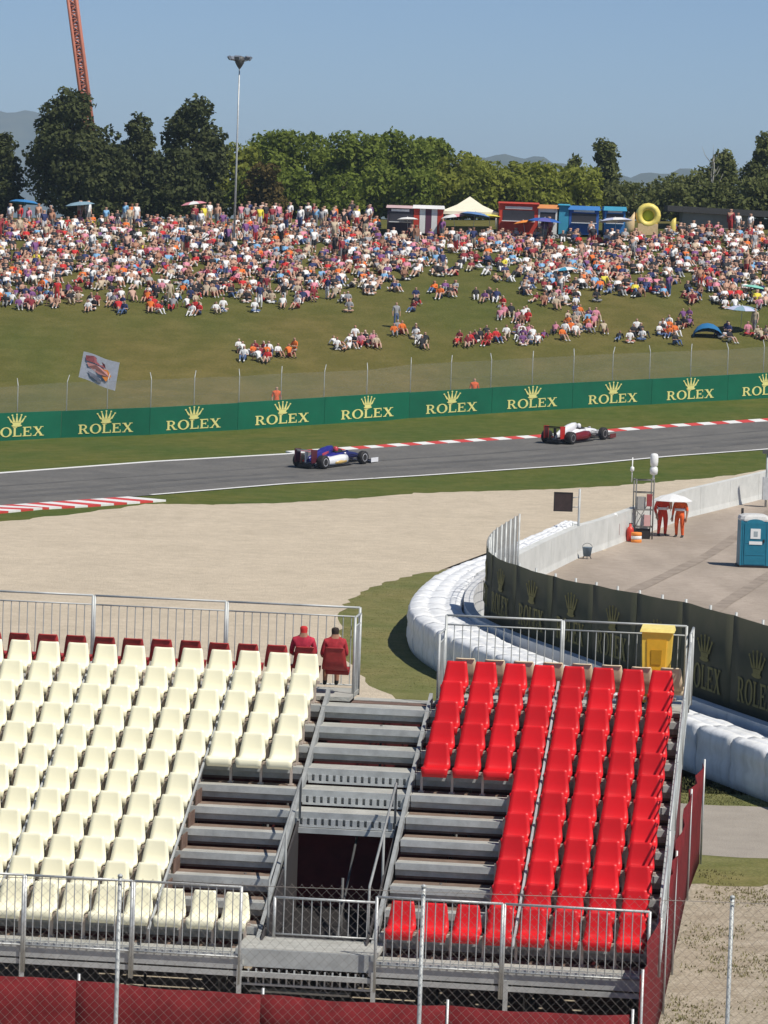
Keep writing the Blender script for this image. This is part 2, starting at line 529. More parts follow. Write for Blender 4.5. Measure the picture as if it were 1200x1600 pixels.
# darker wheel tracks worn across the service road
def band(p0, p1, p2, w, name, m, lift):
    mb = MB(); A, B = [], []
    n = 24
    for i in range(n + 1):
        f = i / n
        c = (1 - f) ** 2 * p0 + 2 * f * (1 - f) * p1 + f * f * p2
        t = ((p1 - p0) * (1 - f) + (p2 - p1) * f)
        nr = Vector((-t.y, t.x, 0)).normalized()
        ww = w * (0.94 + 0.06 * math.sin(i * 0.9))
        A.append(c - nr * ww); B.append(c + nr * ww)
    strip(mb, A, B, 3, lift)
    return struct(mb, name, [m])
for (a, b, c), ws in ((((985, 925), (1075, 885), (1215, 812)), (-.55, -.1, .5)), (((1105, 960), (1160, 925), (1230, 880)), (-.7, 0, .6))):
    for k, o in enumerate(ws):
        d_ = Vector((0.3 * o, o, 0))
        band(pixz(*a, 0) + d_, pixz(*b, 0) + d_ * (1 + .1 * k), pixz(*c, 0) + d_, 0.17 + .05 * k, 'wheel_track', RUBBER, 0.028 + .003 * k)

def rough(pts, amp=0.12, step=0.35):
    out = []
    for a, b in zip(pts, pts[1:] + pts[:1]):
        a, b = Vector((a[0], a[1], 0)), Vector((b[0], b[1], 0)); n = max(1, min(80, int((b - a).length / step)))
        for k in range(n):
            p = a.lerp(b, k / n); q = amp * (math.sin(p.x * 2.3 + p.y) + .6 * math.sin(p.x * 5.1 - 2 * p.y)) * .5
            out.append((p.x + random.uniform(-amp, amp) * .5, p.y + q + random.uniform(-amp, amp) * .4))
    return out
# drier grass between gravel and barrier and along the path
DRYG = mat('dry_grass', (0.150, 0.152, 0.055), 0.95, scale=1.3, col2=(0.215, 0.200, 0.088), mix=(0.35, 0.65), bump=0.6, bscale=10, spec=0.1)
ramp_layers(DRYG, [(16, (0.75, 0.76, 0.72), (1.16, 1.15, 1.1), 0.3, 0.7, (1, 1, 1)), (0.3, (0.85, 0.93, 0.85), (1.12, 1.04, 1.05), 0.35, 0.65, (1, 1, 1))])
m_ = MB(); m_.poly([(p.x - .25, p.y, 0.010) for p in rpts] + [(3.5, 84, .01), (12, 84, .01), (10, 92, .01), (4.5, 104, .01), (2.6, 112, .01), (3.2, 124, .01), (6.4, 140, .01)])
struct(m_, 'verge', [DRYG])
m_ = MB(); m_.poly([(x, y, .010) for x, y in rough([(5.6, 82.0), (30, 80.2), (30, 90), (5, 95)])])
struct(m_, 'verge', [DRYG])
m_ = MB(); m_.poly([(x, y, .015) for x, y in rough([(5.4, 72.0), (30, 70.9), (30, 74.6), (5.2, 75.8)], .45)])
struct(m_, 'verge', [DRYG])
# dirt yard and path right of the stand
m_ = MB()
m_.poly([(p[0], p[1], 0.012) for p in ((-14, 30), (30, 30), (30, 72), (8, 73.2), (5.4, 73.5), (4.6, 67.5), (-14, 69.5))])
struct(m_, 'dirt_yard', [DIRT])
m_ = MB()
m_.poly([(x, y, 0.018) for x, y in rough([(4.8, 75.4), (30, 74.0), (30, 80.6), (5.4, 82.4)], .10)])
struct(m_, 'path', [PATHM])

# ------------------------------------------------------------------ distant hills
def ridge(px_pts, Y, depth, m, seed):
    r = random.Random(seed)
    mb = MB(); n = 0
    xs_ = np.linspace(px_pts[0][0], px_pts[-1][0], 90)
    rows = [0.0, 0.25, 0.5, 0.75, 1.0]
    for f in rows:
        for i, x in enumerate(xs_):
            y = lerp_list(px_pts, x)
            zt = HC + (YH + (x - 600) * ROLL - y) * Y / F + 3 * math.sin(i * 1.7 + seed) + r.uniform(-2, 2)
            z = -40 + (zt + 40) * math.sin(math.pi / 2 * f)
            YY = Y - depth * (1 - f) + 60 * math.sin(i * 0.7) * (1 - f)
            mb.v.append(((x - 600) / F * Y, YY, z))
    k = len(xs_)
    for a in range(len(rows) - 1):
        for i in range(k - 1):
            mb.face((a * k + i, a * k + i + 1, (a + 1) * k + i + 1, (a + 1) * k + i), 0, True)
    n = len(mb.v)
    for i, x in enumerate(xs_): mb.v.append(((x - 600) / F * Y, Y + depth, -40))
    for i in range(k - 1): mb.face(((len(rows) - 1) * k + i, (len(rows) - 1) * k + i + 1, n + i + 1, n + i), 0, True)
    return struct(mb, 'hill', [m])
HILL = mat('wooded_hill', (0.035, 0.055, 0.03), 0.95, scale=0.012, col2=(0.10, 0.11, 0.06), mix=(0.35, 0.65), spec=0.1)
ridge([(-900, 195), (-300, 176), (-60, 177), (30, 174), (80, 184), (150, 225), (260, 285), (400, 330)], 8500, 900, HILL, 1)
ridge([(450, 300), (600, 268), (690, 252), (740, 243), (830, 247), (880, 262), (960, 275), (1060, 266), (1150, 262), (1260, 255), (1800, 235)], 6200, 900, HILL, 4)

# ------------------------------------------------------------------ tyre barrier, wall and debris fence
def catmull(pts, k=8):
    P = [Vector((x + Y / F * ROLL * (YH + HC * F / Y - 800), Y, z)) for x, Y, z in pts]     # columns read off a slightly tilted picture
    P = [P[0] * 2 - P[1]] + P + [P[-1] * 2 - P[-2]]
    out = []
    for i in range(1, len(P) - 2):
        for j in range(k):
            t = j / k
            a, b, c, d = P[i - 1], P[i], P[i + 1], P[i + 2]
            out.append(0.5 * ((2 * b) + (-a + c) * t + (2 * a - 5 * b + 4 * c - d) * t * t + (-a + 3 * b - 3 * c + d) * t ** 3))
    return out + [P[-2]]
outer = catmull([(7.0, 150, 0), (5.2, 141, 0), (3.55, 133, 0), (1.95, 126, 0), (1.0, 118.5, 0), (0.72, 112, 0), (1.45, 106, 0), (3.0, 100, 0), (5.0, 93.6, 0), (7.15, 86.8, 0), (9.4, 79.5, 0), (12, 71, 0)], 10)
def at_len(path):
    L = [0.0]
    for a, b in zip(path, path[1:]): L.append(L[-1] + (b - a).length)
    return L
def point_on(path, L, s):
    s = max(0, min(L[-1], s))
    for i in range(len(path) - 1):
        if s <= L[i + 1]:
            f = (s - L[i]) / max(1e-6, L[i + 1] - L[i])
            p = path[i].lerp(path[i + 1], f); t = (path[i + 1] - path[i]).normalized()
            return p, t
    return path[-1], (path[-1] - path[-2]).normalized()
OL = at_len(outer)
tb = thing('tyre_barrier', 'white covered tyre barrier curving round the edge of the gravel trap', 'tyre barrier', (2.0, 108, 0))
s0, nb = 0.0, 0
while s0 < OL[-1] - 1.0:
    ln = 2.0 + random.uniform(-0.12, 0.12)
    mb = MB(); rings = []
    dz = random.uniform(-0.04, 0.05); dw = random.uniform(-0.06, 0.06)
    for k in range(7):
        s = s0 + 0.006 + (ln - 0.012) * k / 6
        p, t = point_on(outer, OL, s)
        n = Vector((-t.y, t.x, 0))                      # towards the wall
        w = lerp_list([(0, 0.6), (9, 0.8), (18, 0.95), (27, 1.3), (33, 1.55), (42, 1.6), (50, 1.3), (60, 1.05), (90, 1.0)], s) 
        n = n if (n.x > 0 or s < 5) else n
        puff = 0.012 * math.sin(math.pi * k / 6) ** .5 + random.uniform(-0.012, 0.012)
        H = 1.14 + dz * .3 + (0.018 * math.sin(math.pi * k / 6) ** .4)
        ru = lambda a: random.uniform(-a, a)
        prof_ = [(0.03, 0.0), (-0.02 - puff + ru(.015), 0.2), (-0.04 - puff + ru(.02), 0.45), (0.0 + ru(.015), 0.58), (-0.03 - puff + ru(.02), 0.8), (-0.01 + ru(.012), H - 0.09), (0.05, H - 0.02 + ru(.015)), (w * 0.17, H + .02 + ru(.02)), (w * 0.31, H + ru(.015)), (w * .345, H - .03 + ru(.012)), (w * 0.38, H + ru(.015)), (w * .52, H + .02 + ru(.02)), (w * 0.64, H + ru(.015)), (w * .675, H - .03 + ru(.012)), (w * 0.71, H + ru(.015)), (w * .85, H + .01 + ru(.02)), (w - 0.05, H - 0.03 + ru(.02)), (w, H - 0.12), (w, 0.0)]
        rings.append([p + n * a + Vector((0, 0, z)) for a, z in prof_])
    mb.loft(rings)
    build(mb, 'covered_tyre_block', [COVER], tb, world=True)
    s0 += ln; nb += 1

wall_n = catmull([(3.35, 124, 0), (2.85, 119, 0), (2.62, 114, 0), (2.75, 109.6, 0), (3.5, 105.6, 0), (4.6, 101.6, 0), (6.1, 96.2, 0), (7.55, 91.0, 0), (9.9, 83, 0), (12.6, 74, 0)], 8)
wall_far = [Vector((3.35, 124, 0)), Vector((4.6, 131.5, 0))] + [pixz(854, 897, 0), pixz(908, 870, 0)] + [ground(x, y) for x, y in ((987, 842), (1075, 809), (1192, 780), (1330, 745))]
def wall(name, label, path, H, th, seg, m, top_m, side):
    root = thing(name, label, 'wall', (path[0].x, path[0].y, h(path[0].x, path[0].y)))
    L = at_len(path); s = 0
    while s < L[-1] - 0.3:
        e = min(L[-1], s + seg)
        n = 5; A = []
        mb = MB(); rings = []
        for k in range(n):
            q = s + 0.012 + (e - s - 0.024) * k / (n - 1)
            p, t = point_on(path, L, q)
            nr = Vector((-t.y, t.x, 0)) * side
            z = h(p.x, p.y)
            rings.append([Vector((p.x + nr.x * a, p.y + nr.y * a, z + b)) for a, b in ((0.06, -0.1), (0, 0.25), (0, H), (-th, H), (-th, 0.25), (-th - 0.06, -0.1))])
        mb.loft(rings, smooth=False)
        build(mb, 'wall_block', [m], root, world=True)
        s = e
    return root
wall('concrete_wall', 'long pale concrete wall beside the service road, behind the marshals', wall_far, 1.22, 0.3, 4.0, CONC, None, -1)
wall('concrete_wall', 'curved white concrete wall between tyre barrier and dark green fence', wall_n, 1.27, 0.28, 3.0, mat('white_concrete', (0.68, 0.68, 0.67), 0.8, var=0.1, scale=2), None, 1)

# lettering -----------------------------------------------------------------
def ell(cx, cy, rx, ry, a0, a1, n=14):
    return [(cx + rx * math.cos(a0 + (a1 - a0) * i / n), cy + ry * math.sin(a0 + (a1 - a0) * i / n)) for i in range(n + 1)]
def ringquads(cx, cy, rx, ry, ix, iy, a0, a1, n=14):
    o, i_ = ell(cx, cy, rx, ry, a0, a1, n), ell(cx, cy, ix, iy, a0, a1, n)
    return [[o[k], o[k + 1], i_[k + 1], i_[k]] for k in range(n)]
def bx2(a, b, c, d): return [(a, b), (c, b), (c, d), (a, d)]
GLY = {
 'R': (1.06, [bx2(.10, 0, .30, 1), bx2(0, 0, .42, .09), bx2(0, .91, .12, 1), [(.42, .47), (.64, .47), (.98, .0), (.74, .0)], bx2(.70, 0, 1.08, .08), bx2(.3, .9, .45, 1), bx2(.3, .44, .45, .53)] + ringquads(.44, .72, .40, .28, .20, .19, -math.pi / 2, math.pi / 2, 9)),
 'O': (1.16, ringquads(.57, .5, .57, .53, .34, .44, 0, 2 * math.pi, 20)),
 'L': (.92, [bx2(.10, 0, .30, 1), bx2(0, .92, .42, 1), bx2(0, 0, .10, .08), bx2(.3, 0, .86, .10), bx2(.78, .1, .86, .32)]),
 'E': (.94, [bx2(.10, 0, .30, 1), bx2(0, .92, .10, 1), bx2(0, 0, .10, .08), bx2(.3, 0, .86, .10), bx2(.3, .9, .82, 1), bx2(.3, .46, .62, .56), bx2(.78, .1, .86, .30), bx2(.75, .72, .82, .9), bx2(.56, .38, .62, .46), bx2(.56, .56, .62, .64)]),
 'X': (1.12, [[(.08, 1), (.34, 1), (1.02, 0), (.76, 0)], [(.80, 1), (.93, 1), (.24, 0), (.11, 0)], bx2(0, .93, .42, 1), bx2(.70, .93, 1.04, 1), bx2(0, 0, .34, .07), bx2(.66, 0, 1.10, .07)]),
}
def word_polys(word):
    out = []; x = 0
    for ch in word:
        w, ps = GLY[ch]
        out += [[(a + x, b) for a, b in p] for p in ps]
        x += w + 0.06
    return out, x - 0.06
def crown_polys():
    ps = [[(.30, .10), (.70, .10), (.76, .34), (.24, .34)]]
    tips = [(.02, .80), (.24, .95), (.5, 1.0), (.76, .95), (.98, .80)]
    bases = [(.24, .34), (.36, .36), (.5, .36), (.64, .36), (.76, .34)]
    for (tx, ty), (bx_, by) in zip(tips, bases):
        ps.append([(bx_ - .07, by), (bx_ + .07, by), (tx + .016, ty), (tx - .016, ty)])
        ps.append(ell(tx, ty, .055, .06, 0, 2 * math.pi, 8)[:-1])
    ps.append(ell(.5, .09, .30, .09, 0, 2 * math.pi, 14)[:-1])
    return ps
def put_polys(mb, polys, place, mi=0, d=0.008):
    for i, p in enumerate(polys):
        mb.prism(p, place, 0.0, d + 0.0015 * (i % 4), mi)

# debris fence with dark green mesh
fen = catmull([(4.3, 126.0, 0), (3.72, 122, 0), (3.2, 118, 0), (2.95, 113.5, 0), (3.05, 109.4, 0), (3.8, 105.5, 0), (4.9, 101.5, 0), (6.4, 96.1, 0), (7.85, 90.9, 0), (10.2, 82.8, 0), (12.9, 73.8, 0)], 8)
FL = at_len(fen)
df = thing('debris_fence', 'curved fence of dark green mesh with gold lettering behind white barrier', 'fence', (4, 106, 0))
zf = lambda s: lerp_list([(0, 3.0), (14, 3.0), (24, 3.05), (34, 3.4), (70, 3.5)], s)
s_mesh = 13.0
s = s_mesh
pan = 3.4
while s < FL[-1] - 0.2:
    e = min(FL[-1], s + pan); rings = []
    for k in range(8):
        p, t = point_on(fen, FL, s + (e - s) * k / 7)
        n = Vector((-t.y, t.x, 0)); wv = 0.015 * math.sin(k * 2.1 + s)
        zt_ = zf(s + (e - s) * k / 7) - 0.025 * math.sin(math.pi * k / 7)
        rings.append([p - n * (0.012 - wv) + Vector((0, 0, 0.55)), p + n * (0.012 + wv) + Vector((0, 0, 0.55)), p + n * (0.012 - wv) + Vector((0, 0, zt_)), p - n * (0.012 + wv) + Vector((0, 0, zt_))])
    mb = MB(); mb.loft(rings)
    pn = build(mb, 'mesh_panel', [MESHG], df, world=True)
    c, t = point_on(fen, FL, (s + e) / 2)
    n = Vector((t.y, -t.x, 0))          # towards the gravel side
    if n.x > 0: n = -n
    tx = t
    if e - s > 3:
        polys, wd = word_polys('ROLEX')
        hgt = 0.58; sc = 2.3 / wd
        pl = lambda a, b, d: c + tx * ((a - wd / 2) * sc) + n * (0.045 + d) + Vector((0, 0, 1.45 + b * hgt))
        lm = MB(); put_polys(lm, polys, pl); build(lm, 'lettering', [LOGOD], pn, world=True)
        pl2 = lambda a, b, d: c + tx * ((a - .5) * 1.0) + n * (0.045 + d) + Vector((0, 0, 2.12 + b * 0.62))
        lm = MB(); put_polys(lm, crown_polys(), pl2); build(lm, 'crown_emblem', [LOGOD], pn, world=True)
    s = e
s = 0.0
while s < FL[-1]:
    p, t = point_on(fen, FL, s)
    n = Vector((-t.y, t.x, 0))
    if n.x < 0: n = -n
    mb = MB(); q = p + n * 0.06
    mb.tube([q, q + Vector((0, 0, zf(s) + 0.07))], 0.035, n=6)
    build(mb, 'post', [STEEL], df, world=True)
    s += 1.7 if s > s_mesh else 1.3
# bare wire section at the far bend
mb = MB()
for z in np.arange(0.3, 3.0, 0.3):
    mb.tube([point_on(fen, FL, q)[0] + Vector((0, 0, z)) for q in np.linspace(0, s_mesh, 14)], 0.008, n=4)
for q in np.arange(0, s_mesh, 0.22):
    p = point_on(fen, FL, q)[0]
    mb.tube([p + Vector((0, 0, .2)), p + Vector((0, 0, 3.0))], 0.011, n=4)
build(mb, 'wire_mesh', [mat('dull_wire', (.26, .26, .25), .7)], df, world=True)

# ------------------------------------------------------------------ advertising board
LX = [-115, 25, 165, 302, 440, 573, 705, 831, 957, 1078, 1195, 1310]
BB = [(-260, 703), (-115, 695), (0, 688), (165, 683), (302, 676), (440, 668), (573, 658), (705, 650), (831, 642), (957, 635), (1078, 629), (1195, 622), (1400, 610)]
edges = [LX[0] - 70] + [(a + b) / 2 for a, b in zip(LX, LX[1:])] + [LX[-1] + 58]
bpts = [ground(x, lerp_list(BB, x)) for x in edges]
ab = thing('advertising_board', 'long green trackside board repeating pale gold crown and lettering', 'board', bpts[5])
BH = 1.47
for i, x in enumerate(LX):
    a, b = bpts[i], bpts[i + 1]
    t = (b - a); ln = t.length; t.normalize()
    n = Vector((t.y, -t.x, 0)).normalized()
    e = t * 0.008
    zz = random.uniform(-0.015, 0.015)
    mb = MB()
    lo, hi = Vector((0, 0, -0.12)), Vector((0, 0, BH + zz))
    bk = -n * 0.12
    mb.hexa([a + e + lo, b - e + lo, b - e + bk + lo, a + e + bk + lo, a + e + hi, b - e + hi, b - e + bk + hi, a + e + bk + hi])
    pn = build(mb, 'panel', [GREENB], ab, world=True)
    c = a.lerp(b, (x - edges[i]) / (edges[i + 1] - edges[i]))
    polys, wd = word_polys('ROLEX')
    sc = ln * 0.62 / wd
    pl = lambda A, B, d: c + t * ((A - wd / 2) * sc) + n * (0.012 + d) + Vector((0, 0, 0.20 + B * 0.50))
    lm = MB(); put_polys(lm, polys, pl); build(lm, 'lettering', [LOGO], pn, world=True)
    pl2 = lambda A, B, d: c + t * ((A - .5) * 0.98) + n * (0.012 + d) + Vector((0, 0, 0.72 + B * 0.66))
    lm = MB(); put_polys(lm, crown_polys(), pl2); build(lm, 'crown_emblem', [LOGO], pn, world=True)

# wire fence behind the board, angled tops
wf = thing('wire_fence', 'tall thin wire fence with angled post tops behind the green board', 'fence', bpts[6] + Vector((0, 1.5, 0.3)))
base_l = []
for i in range(len(edges) - 1):
    for k in (0.0, 0.5):
        p = bpts[i].lerp(bpts[i + 1], k) + Vector((random.uniform(-.15, .15), 1.7, 0))
        base_l.append(Vector((p.x, p.y, h(p.x, p.y))))
FHT = 3.1
for p in base_l:
    mb = MB()
    mb.tube([p - Vector((0, 0, .2)), p + Vector((0, 0, FHT - .35)), p + Vector((random.uniform(-.1, .1), 0.28, FHT))], 0.024, n=6)
    build(mb, 'post', [STEEL], wf, world=True)
mb = MB()
for a, b in zip(base_l, base_l[1:]):
    mb.poly([a + Vector((0, -.04, 0.05)), b + Vector((0, -.04, 0.05)), b + Vector((0, -.04, FHT - .4)), a + Vector((0, -.04, FHT - .4))])
    for z in (0.9, 1.8, FHT - .4):
        mb.tube([a + Vector((0, -.045, z)), b + Vector((0, -.045, z))], 0.008, n=4)
build(mb, 'wire_mesh', [FMESH], wf, world=True)

# banner tied to the fence
bt = [pix(x, y, 208.6) for x, y in ((131, 549), (187, 567), (180, 611), (123, 589))]
bn = thing('banner', 'crumpled grey banner with orange and red print tied askew to wire fence', 'banner', bt[3])
def bgrid(u, v):
    p = bt[0].lerp(bt[1], u).lerp(bt[3].lerp(bt[2], u), v)
    return p + Vector((0, 0.06 * math.sin(u * 9 + v * 3) - 0.1, 0.03 * math.sin(u * 7)))
mb = MB(); nu = 10
for off in (0, 0.02):
    for j in range(nu + 1):
        for i in range(nu + 1): mb.v.append(tuple(bgrid(i / nu, j / nu) + Vector((0, off, 0))))
N1 = (nu + 1) ** 2
for j in range(nu):
    for i in range(nu):
        q = [j * (nu + 1) + i, j * (nu + 1) + i + 1, (j + 1) * (nu + 1) + i + 1, (j + 1) * (nu + 1) + i]
        mb.face(q, 0, True); mb.face([N1 + k for k in q[::-1]], 0, True)
build(mb, 'cloth', [mat('grey_cloth', (0.42, 0.44, 0.50), 0.8, var=0.15, scale=4)], bn, world=True)
def patch(poly, m, name, lift):
    mb = MB()
    mb.poly([bgrid(u, v) - Vector((0, lift, 0)) for u, v in poly])
    build(mb, name, [m], bn, world=True)
ORG = mat('orange_print', (0.85, 0.28, 0.05), 0.7)
DRP = mat('dark_red_print', (0.30, 0.08, 0.09), 0.7)
patch([(.08, .12), (.3, .06), (.62, .2), (.66, .34), (.35, .3), (.1, .3)], DRP, 'print', 0.05)
patch([(.14, .36), (.4, .34), (.7, .42), (.8, .6), (.5, .62), (.2, .5)], mat('pink_print', (0.50, 0.22, 0.20), 0.7), 'print', 0.05)
patch([(.52, .42), (.72, .36), (.84, .55), (.72, .78), (.6, .66)], ORG, 'print', 0.06)
patch([(.2, .66), (.45, .7), (.62, .82), (.58, .9), (.3, .82)], mat('slate_print', (0.16, 0.17, 0.22), 0.7), 'print', 0.05)

# ------------------------------------------------------------------ grandstand (faces the camera)
GX, GY, GYAW, GD, GR, GAP = 0.473, 57.70, 0.116, 0.649, 0.266, 5.11
SEAT_TOP = 0.80
T0 = 1.916 - SEAT_TOP                    # front tread level
gs = thing('grandstand', 'steel grandstand with cream and red plastic seats and central entrance opening', 'grandstand', (GX, GY, 0), -GYAW)
def gp(u, v, w): return gs.matrix_basis @ Vector((u, v, w))
def tread(r): return T0 + r * GR
CU = lambda k: -GAP * 0.5 - 0.5 * k       # cream column centre

def seat_mesh(name, m):
    # profile from front lip over the pan, up the backrest, over the top edge: (v, w, half width)
    prof_ = [(-0.222, 0.285, 0.198), (-0.238, 0.34, 0.210), (-0.245, 0.405, 0.218), (-0.222, 0.432, 0.221), (-0.12, 0.425, 0.222), (0.05, 0.41, 0.222), (0.125, 0.425, 0.221), (0.165, 0.48, 0.216), (0.19, 0.58, 0.201), (0.212, 0.70, 0.183), (0.222, 0.765, 0.173), (0.228, 0.79, 0.163), (0.245, 0.80, 0.156), (0.262, 0.785, 0.158)]
    mb = MB(); nu = 6; A = []
    for side in (0, 1):
        for i, (v, w, hw) in enumerate(prof_):
            a = Vector((prof_[max(i - 1, 0)][0], prof_[max(i - 1, 0)][1]))
            b = Vector((prof_[min(i + 1, len(prof_) - 1)][0], prof_[min(i + 1, len(prof_) - 1)][1]))
            d = (b - a).normalized(); nr = Vector((d.y, -d.x))       # below / behind
            for k in range(nu + 1):
                f = k / nu * 2 - 1
                dish = 0.010 * (f * f) if 3 < i < 12 else 0.005 * f * f
                o = -dish if side == 0 else 0.022 - dish * 0.6
                mb.v.append((f * hw, v + nr.x * o, w + nr.y * o))
    n = nu + 1; off = len(prof_) * n
    for i in range(len(prof_) - 1):
        for k in range(nu):
            q = [i * n + k, i * n + k + 1, (i + 1) * n + k + 1, (i + 1) * n + k]
            mb.face(q, 0, True); mb.face([off + x for x in q[::-1]], 0, True)
        for k in (0, nu):
            q = [i * n + k, (i + 1) * n + k, off + (i + 1) * n + k, off + i * n + k]
            mb.face(q if k == 0 else q[::-1], 0)
    for i in (0, len(prof_) - 1):
        for k in range(nu):
            q = [i * n + k, i * n + k + 1, off + i * n + k + 1, off + i * n + k]
            mb.face(q[::-1] if i == 0 else q, 0)
    return mb.mesh(name, [m])
ms_c, ms_r = seat_mesh('seat_cream', CREAM), seat_mesh('seat_red', REDPL)
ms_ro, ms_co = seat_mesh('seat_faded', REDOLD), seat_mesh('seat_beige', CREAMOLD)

def place_seat(me, u, v, w, rot=0.0):
    o = link('seat', me, gs, (u + random.uniform(-.006, .006), v + random.uniform(-.006, .006), w + random.uniform(-.004, .004)), rot + random.uniform(-.012, .012))
    o.rotation_euler.x = random.uniform(-.012, .012)
    return o
NR, NCR = 12, 13
for r in range(NR):
    for c in range(8):
        if c < 3 and 1 <= r <= 6: continue
        place_seat(ms_r, 0.5 * c, r * GD, tread(r))
    for k in range(NCR):
        if k < 3 and 1 <= r <= 6: continue
        place_seat(ms_c, CU(k), r * GD, tread(r))
# rear row, back to back with the last one
vb = (NR - 1) * GD + 0.62
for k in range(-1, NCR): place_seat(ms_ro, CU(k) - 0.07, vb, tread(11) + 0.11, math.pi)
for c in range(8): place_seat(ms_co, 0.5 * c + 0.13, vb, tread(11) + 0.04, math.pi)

ULF, URT = CU(12) - 0.35, 3.85            # left and right ends
CL, CRT = CU(0) + 0.33, -0.36             # central aisle between
def gbox(name, u0, u1, v0, v1, w0, w1, m):
    mb = MB(); mb.box(u0, u1, v0, v1, w0, w1)
    return build(mb, name, [m], gs)
STEELG = mat('grey_steel', (0.30, 0.31, 0.305), 0.6, var=0.2, scale=4)
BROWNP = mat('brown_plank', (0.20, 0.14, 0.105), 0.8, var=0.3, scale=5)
OPEN_R = 6                                # rows below this are cut away for the entrance
zones = [('L', ULF, CL - 0.006), ('C', CL + 0.006, CRT - 0.006), ('R', CRT + 0.006, URT)]
for r in range(NR):
    for z, a, b in zones:
        if z == 'C' and r < OPEN_R: continue
        v0 = r * GD - 0.40
        t = tread(r)
        # two foot planks and the lipped edge of each step
        gbox('tread_plank', a, b, v0, v0 + 0.285, t - 0.045, t, DECK)
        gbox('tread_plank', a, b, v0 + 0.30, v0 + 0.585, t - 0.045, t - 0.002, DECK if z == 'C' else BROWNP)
        gbox('step_edge', a, b, v0 - 0.032, v0 - 0.004, t - 0.10, t + 0.006, STEEL)
        if r:
            gbox('riser', a, b, v0 + 0.006, v0 + 0.03, t - 0.198, t - 0.103, DECK)
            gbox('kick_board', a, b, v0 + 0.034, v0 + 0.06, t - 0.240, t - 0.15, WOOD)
# the seat beams and their brackets
for r in range(NR):
    spans = []
    if 1 <= r <= 6: spans = [(ULF, CU(3) + 0.27), (0.5 * 3 - 0.27, URT - 0.1)]
    else: spans = [(ULF, CU(0) + 0.25), (-0.25, URT - 0.1)]
    for a, b in spans:
        t = tread(r); v = r * GD
        gbox('seat_beam', a, b, v - 0.03, v + 0.03, t + 0.325, t + 0.372, mat('beige_steel', (0.50, 0.42, 0.36), 0.6, var=0.2, scale=6))
        mb = MB()
        u = a + 0.02
        while u < b:
            mb.box(u - 0.02, u + 0.02, v - 0.025, v + 0.025, t, t + 0.325)
            mb.box(u - 0.045, u + 0.045, v - 0.06, v + 0.06, t, t + 0.02)
            u += 0.5
        tag(build(mb, 'seat_brackets', [mat('beige_steel', (0, 0, 0))], gs), kind='stuff')
# rear walkway
for z, a, b in zones:
    if z == 'C': continue
    gbox('walkway', a, b + (0.42 if z == 'L' else 0), 11 * GD + 0.20, 11 * GD + 1.55, tread(11) + 0.02, tread(11) + 0.09, DECK)
gbox('walkway', CL + 0.44, CRT, 11 * GD + 0.20, 11 * GD + 0.55, tread(11) - 0.05, tread(11) + 0.004, WOOD)
gbox('walkway', CL + 0.44, CRT, 11 * GD + 0.57, 11 * GD + 0.95, tread(11) - 0.05, tread(11) + 0.012, DECK)
# sloping stringers beside the aisle, the joints and the ends
def slope(name, u, r0, r1, w, hgt, m, dz=0.0):
    mb = MB()
    a = (u, r0 * GD - 0.42, tread(r0) - 0.12 + dz); b = (u, r1 * GD + 0.2, tread(r1) + 0.02 + dz + 0.2 * GR / GD)
    mb.beam(a, b, w, hgt)
    return build(mb, name, [m], gs)
slope('stringer', CL + 0.05, 0, 11, 0.06, 0.16, STEELG, 0.06)
slope('stringer', CRT - 0.05, 0, 11, 0.06, 0.16, STEELG, 0.06)
slope('stringer', URT + 0.03, 0, 11, 0.06, 0.34, STEEL, 0.06)
slope('joint_rail', 1.75, 0, 11, 0.035, 0.05, STEEL, 0.42)
for k in (2.5, 7.5): slope('joint_rail', CU(k), 0, 11, 0.03, 0.04, STEEL, 0.38)
# edge plates on bare steps beside the entrance
for r in range(1, 7):
    t = tread(r)
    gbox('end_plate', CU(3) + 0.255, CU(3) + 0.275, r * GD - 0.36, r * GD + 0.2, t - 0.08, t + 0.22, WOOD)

# front platform
for a, b in ((ULF, CL - 0.02), (CRT + 0.02, URT)):
    gbox('platform', a, b, -1.05, -0.44, T0 - 0.07, T0 - 0.01, DECK)
    gbox('toe_board', a, b, -1.09, -1.055, T0 - 0.13, T0 + 0.10, STEELL)
gbox('landing', CL - 0.15, CRT + 0.12, -0.95, 0.10, T0 + 0.10, T0 + 0.17, DECK)
gbox('landing_fascia', CL - 0.15, CRT + 0.12, -0.985, -0.955, T0 - 0.10, T0 + 0.165, STEEL)
mb = MB()
for i in range(18):
    u = CL - 0.05 + i * (CRT - CL + 0.1) / 17
    mb.box(u - 0.012, u + 0.012, -1.03, -1.0, T0 - 0.34, T0 - 0.12)
mb.box(CL - 0.15, CRT + 0.12, -1.04, -0.99, T0 - 0.37, T0 - 0.34)
build(mb, 'landing_grate', [STEELL], gs)

